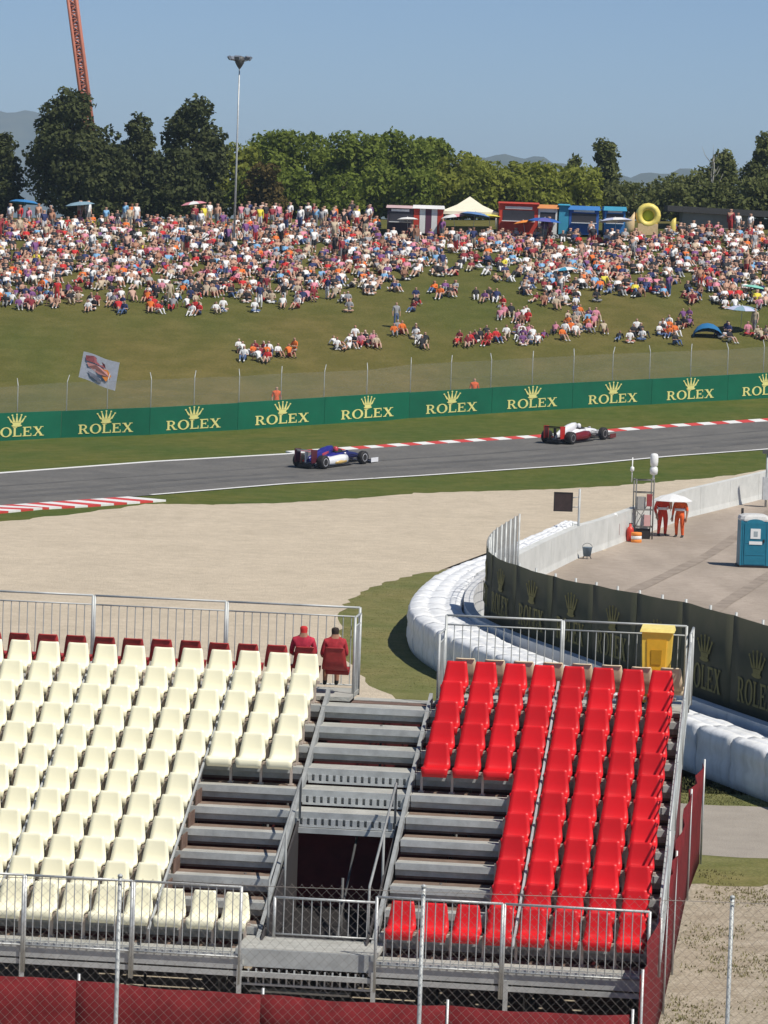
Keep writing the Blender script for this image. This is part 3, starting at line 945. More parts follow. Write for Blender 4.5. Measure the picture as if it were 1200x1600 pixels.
def railing(u0, v0, w0, u1, v1, w1, hgt, gapb=0.125, mid=False, posts=2, drop=0.0, m=STEELL, rb=0.0085, low=0.06):
    """tubular railing panel with thin upright bars between its rails"""
    a, b = Vector((u0, v0, w0)), Vector((u1, v1, w1))
    Z = Vector((0, 0, 1)); mb = MB()
    mb.tube([a + Z * hgt, b + Z * hgt], 0.021, n=6)
    mb.tube([a + Z * low, b + Z * low], 0.014, n=6)
    if mid: mb.tube([a + Z * (hgt - 0.16), b + Z * (hgt - 0.16)], 0.014, n=6)
    n = max(2, int((b - a).length / gapb))
    for i in range(1, n):
        p = a.lerp(b, i / n); mb.tube([p + Z * low, p + Z * (hgt - (0.16 if mid else 0.0))], rb, n=4, cap=False)
    for i in range(posts):
        p = a.lerp(b, i / (posts - 1)); mb.tube([p - Z * drop, p + Z * (hgt + 0.005)], 0.026, n=6)
    return build(mb, 'railing', [m], gs)
us = list(np.linspace(ULF, CL - 0.05, 5))
for a, b in zip(us, us[1:]): railing(a + .015, -1.12, T0, b - .015, -1.12, T0, 1.12, drop=T0 * 0.0 + 0.35)
us = [CRT + 0.1, 1.65, URT - 0.02]
for a, b in zip(us, us[1:]): railing(a + .015, -1.12, T0, b - .015, -1.12, T0, 1.08, drop=0.35)
railing(CL + 0.28, 0.04, T0 + 0.17, CRT - 0.02, 0.04, T0 + 0.17, 0.62, gapb=0.135)
# rear railings
wb = tread(11) + 0.09
us = list(np.linspace(ULF, CL + 0.40, 4))
for a, b in zip(us, us[1:]): railing(a + .015, 11 * GD + 1.5, wb, b - .015, 11 * GD + 1.5, wb, 1.42, gapb=0.14, mid=True, m=STEEL)
railing(CL + 0.40, 11 * GD + 0.75, wb - 0.1, CL + 0.40, 11 * GD + 1.48, wb - 0.1, 1.42, gapb=0.14, mid=True, m=STEEL)
railing(CRT + 0.02, 11 * GD + 0.55, wb - 0.1, CRT + 0.02, 11 * GD + 1.48, wb - 0.1, 1.22, gapb=0.16, mid=True, m=STEEL)
us = [CRT + 0.02, 1.7, URT]
for a, b in zip(us, us[1:]): railing(a + .015, 11 * GD + 1.5, wb, b - .015, 11 * GD + 1.5, wb, 1.36, gapb=0.14, mid=True, m=STEEL)
# right hand side railing stepping down the slope
for r0, r1 in ((0, 3), (3, 6), (6, 9), (9, 11.9)):
    railing(URT + 0.10, r0 * GD - 0.25, T0 + r0 * GR - 0.05, URT + 0.10, r1 * GD - 0.29, T0 + r1 * GR - 0.07, 1.12 if r0 else 0.9, gapb=0.16, mid=True, m=STEEL)
railing(URT + 0.10, 11.9 * GD - 0.2, wb, URT + 0.10, 11 * GD + 1.5, wb, 1.34, gapb=0.15, mid=True, m=STEEL)
# handrail posts beside the entrance
mb = MB()
for u in (CL + 0.16, CRT - 0.16):
    mb.tube([(u, 0.2, T0), (u, 0.2, T0 + 1.0), (u, 6 * GD - 0.5, tread(6) + 0.55), (u, 6 * GD - 0.5, tread(6) - 0.1)], 0.022, n=6)
    mb.tube([(u, 1.9, T0), (u, 1.9, T0 + 1.55)], 0.022, n=6)
build(mb, 'handrail', [STEELG], gs)
for u in (CL + 0.13, CRT - 0.13):
    mb = MB()
    mb.hexa([(u - .015, -0.3, T0), (u + .015, -0.3, T0), (u + .015, 6 * GD - .45, T0), (u - .015, 6 * GD - .45, T0), (u - .015, -0.3, T0 + .16), (u + .015, -0.3, T0 + .16), (u + .015, 6 * GD - .45, tread(6) - .14), (u - .015, 6 * GD - .45, tread(6) - .14)])
    build(mb, 'side_plate', [mat('dark_plate', (.05, .045, .045), .7)], gs)
# grate screens over the entrance
for j, r in enumerate((6, 7, 8)):
    t = tread(r); v = r * GD - 0.44
    mb = MB()
    for i in range(15):
        u = CL + 0.12 + i * (CRT - CL - 0.24) / 14
        mb.box(u - 0.035, u + 0.035, v - 0.012, v + 0.012, t - 0.20, t - 0.10)
    mb.box(CL + 0.1, CRT - 0.1, v - 0.014, v + 0.014, t - 0.235, t - 0.20)
    build(mb, 'riser_grate', [STEELL], gs)
gbox('lintel', CL + 0.1, CRT - 0.1, 6 * GD - 0.50, 6 * GD - 0.44, tread(6) - 0.33, tread(6) - 0.245, STEEL)
# inside of the entrance: floor, stair planks down, sheeting
gbox('entrance_floor', CL, CRT, 0.12, 4.2, T0 - 0.1, T0 - 0.04, BLACK)  # coloured black to stand in for the shade inside the entrance
for i in range(4):
    gbox('stair_plank', CL + 0.05, CRT - 0.3, -0.9 + 0.05 * i, -0.72 + 0.05 * i, 0.12 + 0.155 * i, 0.15 + 0.155 * i, DECK)
# scaffold below; sheeting added at the back and right to keep the underside dark
mb = MB()
for u in np.arange(ULF, URT + 0.1, 1.55):
    for r in (0.0, 3.5, 7.0, 10.5):
        mb.tube([(u, r * GD - 0.3, 0), (u, r * GD - 0.3, T0 + r * GR - 0.12)], 0.024, n=5)
    mb.tube([(u, -0.3, 0.1), (u, 7 * GD - .3, T0 + 7 * GR - .3)], 0.02, n=5)
    mb.tube([(u, -0.3, T0 - .2), (u, 10.5 * GD - .3, T0 - .2)], 0.02, n=5)
build(mb, 'scaffold', [STEELD], gs)
for u in (ULF + 0.9, -8.1, -5.6, CL - 0.06, CRT + 0.1, 1.72, URT - 0.05):
    gbox('leg', u - 0.035, u + 0.035, -1.136, -1.102, 0, T0 - 0.06, STEELL)
gbox('front_beam', ULF, URT, -1.10, -1.04, T0 - 0.235, T0 - 0.16, STEELL)
gbox('back_shade_sheet', ULF, URT, 11 * GD + 1.52, 11 * GD + 1.55, 0, tread(11) - 0.1, NETD)  # added to close off the back and darken the interior
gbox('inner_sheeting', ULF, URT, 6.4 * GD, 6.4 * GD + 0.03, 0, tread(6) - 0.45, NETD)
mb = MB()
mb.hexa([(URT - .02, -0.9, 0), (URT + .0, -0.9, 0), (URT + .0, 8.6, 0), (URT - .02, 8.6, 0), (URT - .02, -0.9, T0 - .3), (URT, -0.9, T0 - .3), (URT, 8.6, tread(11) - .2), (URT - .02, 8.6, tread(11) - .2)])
build(mb, 'side_shade_sheet', [NETD], gs)  # added to stop sun reaching under the stand from the right

# red netting round the foot of the stand ----------------------------------
def net(name, label, path, heights, m, seg=2.6):
    root = thing(name, label, 'netting', path[0])
    P = resample(path, seg) if seg < 5 else list(path); hs = np.linspace(0, 1, len(P))
    hh = [lerp_list(list(zip(np.linspace(0, 1, len(heights)), heights)), f) for f in hs]
    for i in range(len(P) - 1):
        a, b = P[i], P[i + 1]; t = (b - a).normalized(); n = Vector((t.y, -t.x, 0)); rings = []
        for k in range(9):
            f = k / 8; p = a.lerp(b, f); H = hh[i] + (hh[i + 1] - hh[i]) * f - 0.03 * math.sin(math.pi * f)
            wv = 0.05 * math.sin(k * 1.6 + i)
            rings.append([p + n * (wv * z) + Vector((0, 0, z * H)) for z in (0.02, 0.25, 0.5, 0.75, 1.0)] + [p + n * (wv * z - 0.012) + Vector((0, 0, z * H)) for z in (1.0, 0.75, 0.5, 0.25, 0.02)])
        mb = MB(); mb.loft(rings); build(mb, 'net_panel', [m], root, world=True)
    for p, H in zip(P, hh):
        mb = MB(); mb.tube([p + Vector((0.03, 0.03, 0)), p + Vector((0.03, 0.03, H + 0.08))], 0.022, n=6)
        build(mb, 'post', [STEELL], root, world=True)
    return root
net('red_netting', 'dark red netting strung low across the front of the grandstand', [Vector((-9, 52.4, 0)), Vector((-4, 52.2, 0)), Vector((3.62, 52.0, 0))], [1.78, 1.76, 1.60, 1.52, 1.48], NETR, 2.55)
net('red_netting', 'bright red netting running back along the right end of the grandstand', [Vector((3.75, 52.2, 0)), Vector((4.61, 59.4, 0)), Vector((4.99, 62.7, 0)), Vector((5.80, 70.0, 0)), Vector((6.38, 74.2, 0))], [2.0, 2.0, 2.0, 2.0], NETR, 7.5)

# chain link fence in front of everything ----------------------------------
cl = thing('chain_link_fence', 'grey chain link fence with steel posts in front of the grandstand', 'fence', (0, 44, 0))
FZ = 4.5
for px_ in (-255, 185, 660, 1143, 1610):
    X = pix(px_, 1450, 44).x
    mb = MB(); mb.tube([(X, 44.04, 0), (X, 44.04, FZ)], 0.025, n=8); mb.lathe([(0.03, FZ), (0.03, FZ + 0.025), (0.01, FZ + 0.04)], (X, 44.04, 0), 8)
    build(mb, 'post', [STEEL], cl, world=True)
for z in (0.4, 2.4, FZ - 0.04):
    mb = MB(); mb.tube([(-7.2, 44.0, z), (7.6, 44.0, z)], 0.004, n=5); build(mb, 'line_wire', [WIRE], cl, world=True)
mb = MB(); d_ = 0.115
x = -7.0 - FZ
while x < 7.5:
    for sg in (1, -1):
        lo_, hi_ = 0.0, FZ
        xa, xb = (x, x + FZ) if sg > 0 else (x + FZ, x)
        # clip to the width
        f0, f1 = 0.0, 1.0
        for lim, sgn in ((-7.1, 1), (7.5, -1)):
            ga, gb = sgn * (xa - lim), sgn * (xb - lim)
            if ga < 0 and gb < 0: f1 = -1
            elif ga < 0: f0 = max(f0, ga / (ga - gb))
            elif gb < 0: f1 = min(f1, ga / (ga - gb))
        if f1 > f0:
            p = Vector((xa + (xb - xa) * f0, 44.0 + 0.003 * sg, FZ * f0)); q = Vector((xa + (xb - xa) * f1, 44.0 + 0.003 * sg, FZ * f1))
            mb.tube([p, q], 0.0016, n=3, cap=False)
    x += d_
build(mb, 'wire_mesh', [WIRE], cl, world=True)

# ------------------------------------------------------------------ people
def skel(pose, rs):
    """joints (x, y, z, radius), bones (a, b, kind); the figure faces -Y, seat or feet at z=0"""
    J, B = [], []
    def j(x, y, z, r): J.append((x, y, z, r)); return len(J) - 1
    def chain(a, pts, kind, kinds=None):
        for i, p in enumerate(pts):
            b = j(*p); B.append((a, b, kinds[i] if kinds else kind)); a = b
        return a
    jj = lambda v: v + rs.uniform(-0.03, 0.03)
    seated = pose in ('sit', 'cross', 'lean', 'chair')
    if pose in ('stand', 'hold', 'walk'):
        pz, lean, py = 0.93, 0.02, 0
    elif pose == 'chair': pz, lean, py = 0.10, 0.04, 0
    elif pose == 'lie': pz, lean, py = 0.13, 0.34, 0.10
    else: pz, lean, py = 0.13, (0.22 if pose == 'lean' else 0.05), 0.05
    bx, by, bz = 0.0, py, pz
    vz = 0.50 if pose != 'lie' else 0.27
    pel = j(bx, by, bz, 0.135)
    wst = chain(pel, [(0, by + lean * .35, bz + vz * .38, 0.125)], 'top')
    ch = chain(wst, [(0, by + lean * .8, bz + vz * .82, 0.150)], 'top')
    nk = chain(ch, [(0, by + lean * 1.0, bz + vz * 1.1, 0.062)], 'skin')
    hd = chain(nk, [(0, by + lean * 1.0 - 0.02, bz + vz * 1.1 + 0.11, 0.088), (0, by + lean * 1.0 - 0.012, bz + vz * 1.1 + 0.205, 0.094)], 'head')
    sy, sz = by + lean * .85, bz + vz * .92
    for s in (-1, 1):
        sh = chain(ch, [(s * .19, sy, sz, 0.068)], 'top')
        if pose in ('stand', 'walk'):
            k = rs.uniform(-.12, .05) if pose == 'walk' else 0
            pts = [(s * .25, sy + .01 + k * .3 * s, sz - .28, .048), (s * .25, sy - .05 + k * s, sz - .53, .036), (s * .245, sy - .07 + k * s, sz - .64, .040)]
        elif pose == 'hold' and s > 0:
            pts = [(.24, sy - .08, sz - .26, .055), (.17, sy - .30, sz - .10, .042), (.155, sy - .33, sz + .0, .042)]
        elif pose == 'hold':
            pts = [(-.25, sy + .01, sz - .28, .055), (-.23, sy - .12, sz - .50, .042), (-.22, sy - .15, sz - .60, .042)]
        elif pose in ('lean', 'lie'):
            pts = [(s * .27, sy + .10, max(.1, sz - .24), .046), (s * .26, sy + .16, .08, .036), (s * .26, sy + .12, .05, .038)]
        elif pose == 'chair':
            pts = [(s * .25, sy - .03, sz - .27, .055), (s * .20, sy - .26, sz - .34, .042), (s * .17, sy - .35, sz - .34, .042)]
        else:
            pts = [(s * .27, sy - .10, sz - .24, .046), (s * .16, sy - .33, sz - .20, .036), (s * .10, sy - .40, sz - .19, .038)]
        chain(sh, pts, '', ['sleeve', 'arm', 'arm'])
        hp = chain(pel, [(s * .095, by - .01, bz - .02, .10)], 'legs')
        if pose in ('stand', 'hold'):
            pts = [(s * .105, by - .02, .50, .070), (s * .11, by + .02, .10, .048), (s * .12, by - .05, .045, .048), (s * .13, by - .15, .035, .036)]
        elif pose == 'walk':
            pts = [(s * .105, by - .06 - .10 * s, .50, .070), (s * .11, by + .05 - .16 * s, .11, .048), (s * .11, by - .0 - .16 * s, .05, .048), (s * .12, by - .12 - .16 * s, .035, .036)]
        elif pose == 'lie':
            pts = [(s * .12, by - .42, .17 + (.15 if s > 0 else 0), .070), (s * .13, by - .82, .09, .046), (s * .13, by - .90, .10, .042), (s * .14, by - .93, .20, .034)]
        elif pose == 'cross':
            pts = [(s * .34, by - .28, .14, .072), (-s * .05, by - .42, .08, .048), (-s * .16, by - .44, .06, .042), (-s * .22, by - .46, .05, .034)]
        elif pose == 'chair':
            pts = [(s * .12, by - .42, .11, .075), (s * .12, by - .46, -.30, .050), (s * .12, by - .47, -.36, .05), (s * .12, by - .58, -.385, .036)]
        else:
            kx = rs.uniform(.10, .18)
            pts = [(s * kx, by - .38, .36 + rs.uniform(-.06, .05), .072), (s * .13, by - .64, .08, .046), (s * .13, by - .70, .05, .044), (s * .13, by - .80, .045, .034)]
        chain(hp, pts, '', ['legs', 'shin', 'shoe', 'shoe'])
    return J, B

IDX = {'skin': 0, 'arm': 0, 'top': 1, 'sleeve': 1, 'legs': 2, 'shin': 0, 'head': 0, 'shoe': 4}
def person_mesh(name, pose, seed, level=1, suit=False, hands=False, long=False):
    rs = random.Random(seed)
    J, B = skel(pose, rs)
    n0 = len(J)
    B2 = list(B)
    if hands:                                     # five short finger chains at each wrist
        tips = [i for i in range(n0) if sum(1 for b in B if i in b[:2]) == 1 and any(b[1] == i and b[2] == 'arm' for b in B)]
        for i in tips:
            par = next(b[0] for b in B if b[1] == i)
            d = (Vector(J[i][:3]) - Vector(J[par][:3])).normalized()
            sd = d.cross(Vector((0, 0, 1)))
            sd = sd.normalized() if sd.length > .1 else Vector((1, 0, 0))
            for k, (o, ln) in enumerate(((-.03, .075), (-.01, .085), (.01, .08), (.03, .065), (.045, .05))):
                p = Vector(J[i][:3]) + sd * o + d * (.03 if k < 4 else -.01)
                J.append((*p, .011)); a = len(J) - 1; B2.append((i, a, 'arm'))
                q = p + d * ln * .6 + sd * (.02 if k == 4 else 0); J.append((*q, .009)); B2.append((a, len(J) - 1, 'arm'))
                q2 = q + d * ln * .3 + Vector((0, -.02, -.01)); J.append((*q2, .008)); B2.append((len(J) - 2, len(J) - 1, 'arm'))
    me = bpy.data.meshes.new(name + '_skeleton')
    me.from_pydata([q[:3] for q in J], [(a, b) for a, b, _ in B2], [])
    o = bpy.data.objects.new(name, me); COL.objects.link(o)
    sk = o.modifiers.new('skin', 'SKIN')
    if not me.skin_vertices: 
        bpy.context.view_layer.objects.active = o
        bpy.ops.mesh.customdata_skin_add()
    for i, q in enumerate(J):
        me.skin_vertices[0].data[i].radius = (q[3], q[3])
        me.skin_vertices[0].data[i].use_root = (i == 0)
    sk.use_smooth_shade = True
    if level:
        sb = o.modifiers.new('sub', 'SUBSURF'); sb.levels = level; sb.render_levels = level
    dg = bpy.context.evaluated_depsgraph_get()
    out = bpy.data.meshes.new_from_object(o.evaluated_get(dg))
    bpy.data.objects.remove(o); bpy.data.meshes.remove(me)
    out.name = name
    P = np.array([q[:3] for q in J]); R = np.array([q[3] for q in J])
    C = np.array([p.center[:] for p in out.polygons])
    best = np.full(len(C), 1e9); kind = np.zeros(len(C), int)
    kinds = [b[2] for b in B2]
    headz = max(q[2] for q in J[:n0])
    for bi, (a, b, kd) in enumerate(B2):
        ab_ = P[b] - P[a]; L2 = max(1e-9, (ab_ ** 2).sum())
        t = np.clip(((C - P[a]) @ ab_) / L2, 0, 1)
        dd = np.linalg.norm(C - (P[a] + t[:, None] * ab_), axis=1) / (R[a] + (R[b] - R[a]) * t)
        up = dd < best
        best[up] = dd[up]; kind[up] = bi
    head = next(b for b in B if b[2] == 'head'); hc = P[head[1]]
    mi = []
    for c, k in zip(C, kind):
        kd = kinds[k]
        if kd == 'head' and (c[2] > hc[2] + 0.075 or (c[1] > hc[1] + 0.025 and c[2] > hc[2] - 0.06)): mi.append(3)
        elif suit and kd in ('legs', 'shin', 'sleeve', 'top'): mi.append(1)
        elif suit and kd == 'arm' : mi.append(1 if np.linalg.norm(c - P[[b for b in B if b[2] == 'arm'][0][0]]) < .2 else 0)
        elif long and kd == 'shin': mi.append(2)
        elif long and kd == 'arm' and seed % 3 == 0: mi.append(1)
        else: mi.append(IDX[kd])
    out['long'] = 1 if long else 0
    out.materials.clear()
    for _ in range(5): out.materials.append(None)
    out.polygons.foreach_set('material_index', mi)
    out.polygons.foreach_set('use_smooth', [True] * len(mi))
    z0 = min(v.co.z for v in out.vertices)
    if pose in ('stand', 'hold', 'walk'):
        for v in out.vertices: v.co.z -= z0
    return out

def cloth(name, c): return mat('cloth_' + name.replace(' ', '_'), c, 0.85, var=0.15, scale=9)
SHIRT = {'white': (.80, .79, .77), 'black': (.025, .025, .03), 'navy blue': (.03, .04, .12), 'red': (.55, .03, .03), 'dark red': (.25, .03, .04), 'orange': (.75, .17, .03), 'sky blue': (.20, .40, .62), 'grey': (.32, .32, .33), 'pink': (.65, .25, .32), 'yellow': (.70, .60, .06), 'purple': (.20, .08, .22), 'lime green': (.40, .60, .04), 'beige': (.52, .42, .30)}
PANT = {'blue': (.08, .13, .26), 'black': (.03, .03, .035), 'beige': (.45, .36, .25), 'white': (.72, .71, .70), 'grey': (.25, .25, .25), 'red': (.42, .04, .04)}
HAIR = {'dark hair': (.03, .02, .015), 'brown hair': (.11, .06, .03), 'fair hair': (.36, .25, .11), 'a white cap': (.78, .78, .76), 'a red cap': (.55, .03, .03), 'a black cap': (.02, .02, .022)}
SKINS = [mat('skin_' + n, c, 0.6, var=0.08, scale=10) for n, c in (('light', (.50, .29, .20)), ('tanned', (.40, .20, .125)), ('pale', (.58, .36, .27)), ('brown', (.24, .12, .075)))]
SHOE = {'white': cloth('white shoes', (.7, .7, .7)), 'black': cloth('black shoes', (.03, .03, .03))}
ML = lambda d, pre: {k: cloth(pre + k, v) for k, v in d.items()}
SHIRT_M, PANT_M, HAIR_M = ML(SHIRT, 'top '), ML(PANT, 'legs '), ML(HAIR, 'head ')
for d_m in HAIR_M.values(): pass
def dress(o, mats):
    for i, m in enumerate(mats):
        o.material_slots[i].link = 'OBJECT'
        o.material_slots[i].material = m

# marshals in orange beside the wall ------------------------------------------
ORANGE_O = mat('orange_overall', (0.78, 0.12, 0.025), 0.8, var=0.25, scale=7)
pm = person_mesh('marshal_standing', 'stand', 3, 1, suit=True, hands=True)
pmh = person_mesh('marshal_holding', 'hold', 5, 1, suit=True, hands=True)
def put_person(me, label, loc, rotz, mats, scale=1.0, group=None, cat='person'):
    o = link('person', me, None, loc, rotz)
    o.scale = (scale,) * 3
    dress(o, mats)
    return tag(o, label, cat, group)
mA, mB_ = ground(1034, 838), ground(1061, 840)
ORED = mat('orange_red_overall', (0.66, 0.055, 0.03), 0.8, var=0.25, scale=7)
pA = put_person(pmh, 'person in orange overalls holding a white parasol beside the concrete wall', mA, 0.25, [SKINS[0], ORED, ORANGE_O, HAIR_M['dark hair'], SHOE['black']], 1.0)
pA.scale = (1.3, 1.3, 1.0)
pB = put_person(pm, 'person in orange overalls sheltering under the edge of the white parasol', mB_, -0.5, [SKINS[1], ORANGE_O, ORANGE_O, HAIR_M['brown hair'], SHOE['black']], 1.0)
pB.scale = (1.25, 1.25, 1.0)
# chest band of the overalls
for p_, nm in ((pA, 'reflective_band'), (pB, 'reflective_band')):
    mb = MB(); mb.lathe([(0.172, 1.10), (0.178, 1.14), (0.178, 1.17), (0.172, 1.20)], (0, 0.01, 0), 14)
    for i, v in enumerate(mb.v): mb.v[i] = (v[0] * 1.06, v[1] * 0.98, v[2])
    build(mb, nm, [mat('reflective_white', (.75, .75, .78), .4)], p_)
def parasol(label, base, r, hgt, mats, group=None, tilt=(0, 0), drop=0.22, cat='parasol', pole=True, n=8):
    o = thing('parasol', label, cat, base, random.uniform(0, 0.7), group)
    o.rotation_euler.x, o.rotation_euler.y = tilt
    for k in range(n):
        a0, a1 = 2 * math.pi * k / n, 2 * math.pi * (k + 1) / n
        mb = MB()
        c = Vector((0, 0, hgt + drop * r)); e0 = Vector((r * math.cos(a0), r * math.sin(a0), hgt)); e1 = Vector((r * math.cos(a1), r * math.sin(a1), hgt))
        m0, m1 = c.lerp(e0, .6) + Vector((0, 0, .07 * r)), c.lerp(e1, .6) + Vector((0, 0, .07 * r))
        f = [c, e0, e1]
        for dz in (0, -0.012):
            q = Vector((0, 0, dz)); b = len(mb.v)
            mb.v += [tuple(v + q) for v in (c, m0, m1, e0, e1)]
            mb.face((b, b + 1, b + 2) if dz == 0 else (b, b + 2, b + 1), 0, True)
            mb.face((b + 1, b + 3, b + 4, b + 2) if dz == 0 else (b + 1, b + 2, b + 4, b + 3), 0, True)
        build(mb, 'canopy_panel', [mats[k % len(mats)]], o)
    if pole:
        mb = MB(); mb.tube([(0, 0, 0), (0, 0, hgt + drop * r + .06)], 0.016, n=6)
        build(mb, 'pole', [STEELL], o)
    return o
FABW = mat('white_fabric', (.84, .84, .83), .8, var=.04, scale=3, transl=.2)
mc = mA.lerp(mB_, 0.52)
hand = pA.matrix_basis @ Vector((0.155, -0.31, 1.35))
po = parasol('broad white parasol held low over two people in orange overalls', (mc.x, mc.y, mc.z), 0.84, 1.50, [FABW], drop=0.34, pole=False, n=10)
mb = MB(); mb.tube([hand - Vector((0, 0, .28)), hand, Vector((mc.x, mc.y, mc.z + 1.50 + .28))], 0.016, n=6)
o_ = link('pole', mb.mesh('pole', [STEELL]), None); o_.parent = po; o_.matrix_parent_inverse = po.matrix_basis.inverted()

# marshal post: steel tower with lamps, telephone box and panels -----------------
tw = ground(1003, 842)
mp = thing('marshal_post', 'narrow steel marshal post with white signal lamp and red boxes', 'marshal post', tw, 0.1)
w = 0.36
for x in (-w, w):
    for y in (-.3, .3):
        mb = MB(); mb.tube([(x, y, 0), (x, y, 2.45)], 0.03, n=6); build(mb, 'leg', [mat('weathered_steel', (.16, .155, .145), .65, var=.25, scale=6)], mp)
for z in (0.5, 1.2, 1.9, 2.4):
    mb = MB()
    for y in (-.3, .3): mb.tube([(-w, y, z), (w, y, z)], 0.02, n=5)
    for x in (-w, w): mb.tube([(x, -.3, z), (x, .3, z)], 0.02, n=5)
    build(mb, 'cross_bar', [mat('weathered_steel', (.16, .155, .145), .65, var=.25, scale=6)], mp)
mb = MB(); mb.tube([(-w, -.3, .5), (w, -.3, 1.9)], .016, n=5); mb.tube([(w, -.3, .5), (-w, -.3, 1.2)], .016, n=5); build(mb, 'brace', [mat('weathered_steel', (.16, .155, .145), .65, var=.25, scale=6)], mp)
mb = MB(); mb.box(-.28, .05, -.26, .1, 1.22, 1.72); build(mb, 'control_box', [mat('grey_box', (.34, .33, .31), .6)], mp)
mb = MB(); mb.box(.08, .3, -.34, -.28, 1.35, 1.85); build(mb, 'red_panel', [mat('dull_red_panel', (.30, .05, .05), .6)], mp)
mb = MB(); mb.box(.0, .26, -.335, -.29, .55, 1.0); build(mb, 'notice', [mat('pink_notice', (.62, .36, .34), .6)], mp)
mb = MB(); mb.box(-.25, .28, -.25, .25, .0, .42); build(mb, 'black_case', [BLACK], mp)
mb = MB(); mb.tube([(w, -.1, 2.4), (w, -.1, 2.62)], .04, n=8)
mb.lathe([(.02, 2.6), (.15, 2.66), (.17, 2.8), (.15, 2.92), (.10, 2.96), (.15, 3.0), (.165, 3.15), (.165, 3.4), (.12, 3.48), (.02, 3.5)], (w, -.1, 0), 14)
build(mb, 'signal_lamp', [WHITEPL], mp)
mb = MB(); mb.tube([(-w - .15, 0, 2.3), (-w - .15, 0, 3.3)], .025, n=6); mb.lathe([(.02, 2.72), (.08, 2.76), (.08, 2.9), (.02, 2.94)], (-w - .15, 0, 0), 10); build(mb, 'aerial', [WHITEPL], mp)
mb = MB(); mb.box(-.98, -.4, -.03, .03, .95, 1.0); mb.box(-.98, -.93, -.03, .03, .0, 1.0); build(mb, 'gate_frame', [STEELD], mp)
# small fire equipment by the wall
def cone_item(px_, py_, label, s=1.0, m=None, zoff=0):
    p = ground(px_, py_)
    mb = MB(); mb.lathe([(.11 * s, 0), (.13 * s, .03), (.13 * s, .42 * s), (.11 * s, .5 * s), (.05 * s, .55 * s), (.05 * s, .62 * s), (.02 * s, .66 * s)], (0, 0, 0), 12)
    r = thing('fire_extinguisher', label, 'extinguisher', p)
    build(mb, 'cylinder', [m], r)
    mb = MB(); mb.tube([(.05 * s, 0, .62 * s), (.16 * s, 0, .55 * s), (.17 * s, 0, .2 * s)], .014 * s, n=5); mb.box(-.05 * s, .09 * s, -.02, .02, .64 * s, .68 * s); build(mb, 'hose', [BLACK], r)
EXR = mat('extinguisher_red', (.60, .05, .03), .4)
cone_item(953, 850, 'red fire extinguisher standing alone against the pale concrete wall', 1.0, EXR)
cone_item(984, 846, 'red fire extinguisher next to the striped barrel at the marshal post', 1.1, EXR)
pb = ground(994, 848)
bar = thing('barrel', 'squat orange and white striped barrel at the foot of marshal post', 'barrel', pb)
for i, (z0, z1) in enumerate(((0, .14), (.145, .28), (.285, .42))):
    mb = MB(); mb.lathe([(.2, z0), (.215, z0 + .02), (.215, z1 - .02), (.2, z1)], (0, 0, 0), 14); build(mb, 'band', [(ORG, WHITEPL)[i % 2]], bar)
# bucket stand
pb = ground(917, 874)
bk = thing('bucket', 'dark blue grey bucket on short legs beside the concrete wall', 'bucket', pb)
mb = MB(); mb.lathe([(.14, .12), (.19, .45), (.20, .47), (.17, .47)], (0, 0, 0), 14); build(mb, 'tub', [mat('blue_grey', (.12, .17, .22), .5)], bk)
for a in (0.5, 2.6, 4.7):
    mb = MB(); mb.tube([(.12 * math.cos(a), .12 * math.sin(a), .14), (.2 * math.cos(a), .2 * math.sin(a), 0)], .02, n=5); build(mb, 'leg', [STEELD], bk)
mb = MB(); mb.tube([(.19 * math.cos(t), 0, .46 + .16 * math.sin(t)) for t in np.linspace(0, math.pi, 9)], .01, n=5); build(mb, 'handle', [STEELD], bk)
# sign board on a post
ps = ground(902, 872)
sg = thing('signal_board', 'dark square signal board on tall grey post rising behind concrete wall', 'sign', ps)
mb = MB(); mb.tube([(0, 0, 0), (0, 0, 2.65)], .045, n=8); build(mb, 'post', [STEEL], sg)
mb = MB(); mb.tube([(-.22, 0, .1), (-.22, 0, 1.35)], .035, n=6); mb.tube([(-.22, 0, 1.3), (0, 0, 1.3)], .02, n=5); build(mb, 'side_post', [STEEL], sg)
mb = MB(); mb.tube([(0, 0, 2.35), (-.3, 0, 2.3)], .02, n=5); mb.tube([(0, 0, 1.95), (-.3, 0, 1.95)], .02, n=5); build(mb, 'bracket', [STEEL], sg)
mb = MB(); mb.box(-.98, -.26, -.04, .04, 1.78, 2.5); build(mb, 'panel', [mat('brown_black_panel', (.045, .028, .025), .5, var=.2)], sg)
mb = MB()
for a in ((-.985, -.255, 2.47, 2.51), (-.985, -.255, 1.77, 1.81)): mb.box(a[0], a[1], -.055, -.042, a[2], a[3])
for a in ((-.985, -.945), (-.295, -.255)): mb.box(a[0], a[1], -.055, -.042, 1.815, 2.465)
build(mb, 'frame', [BLACK], sg)
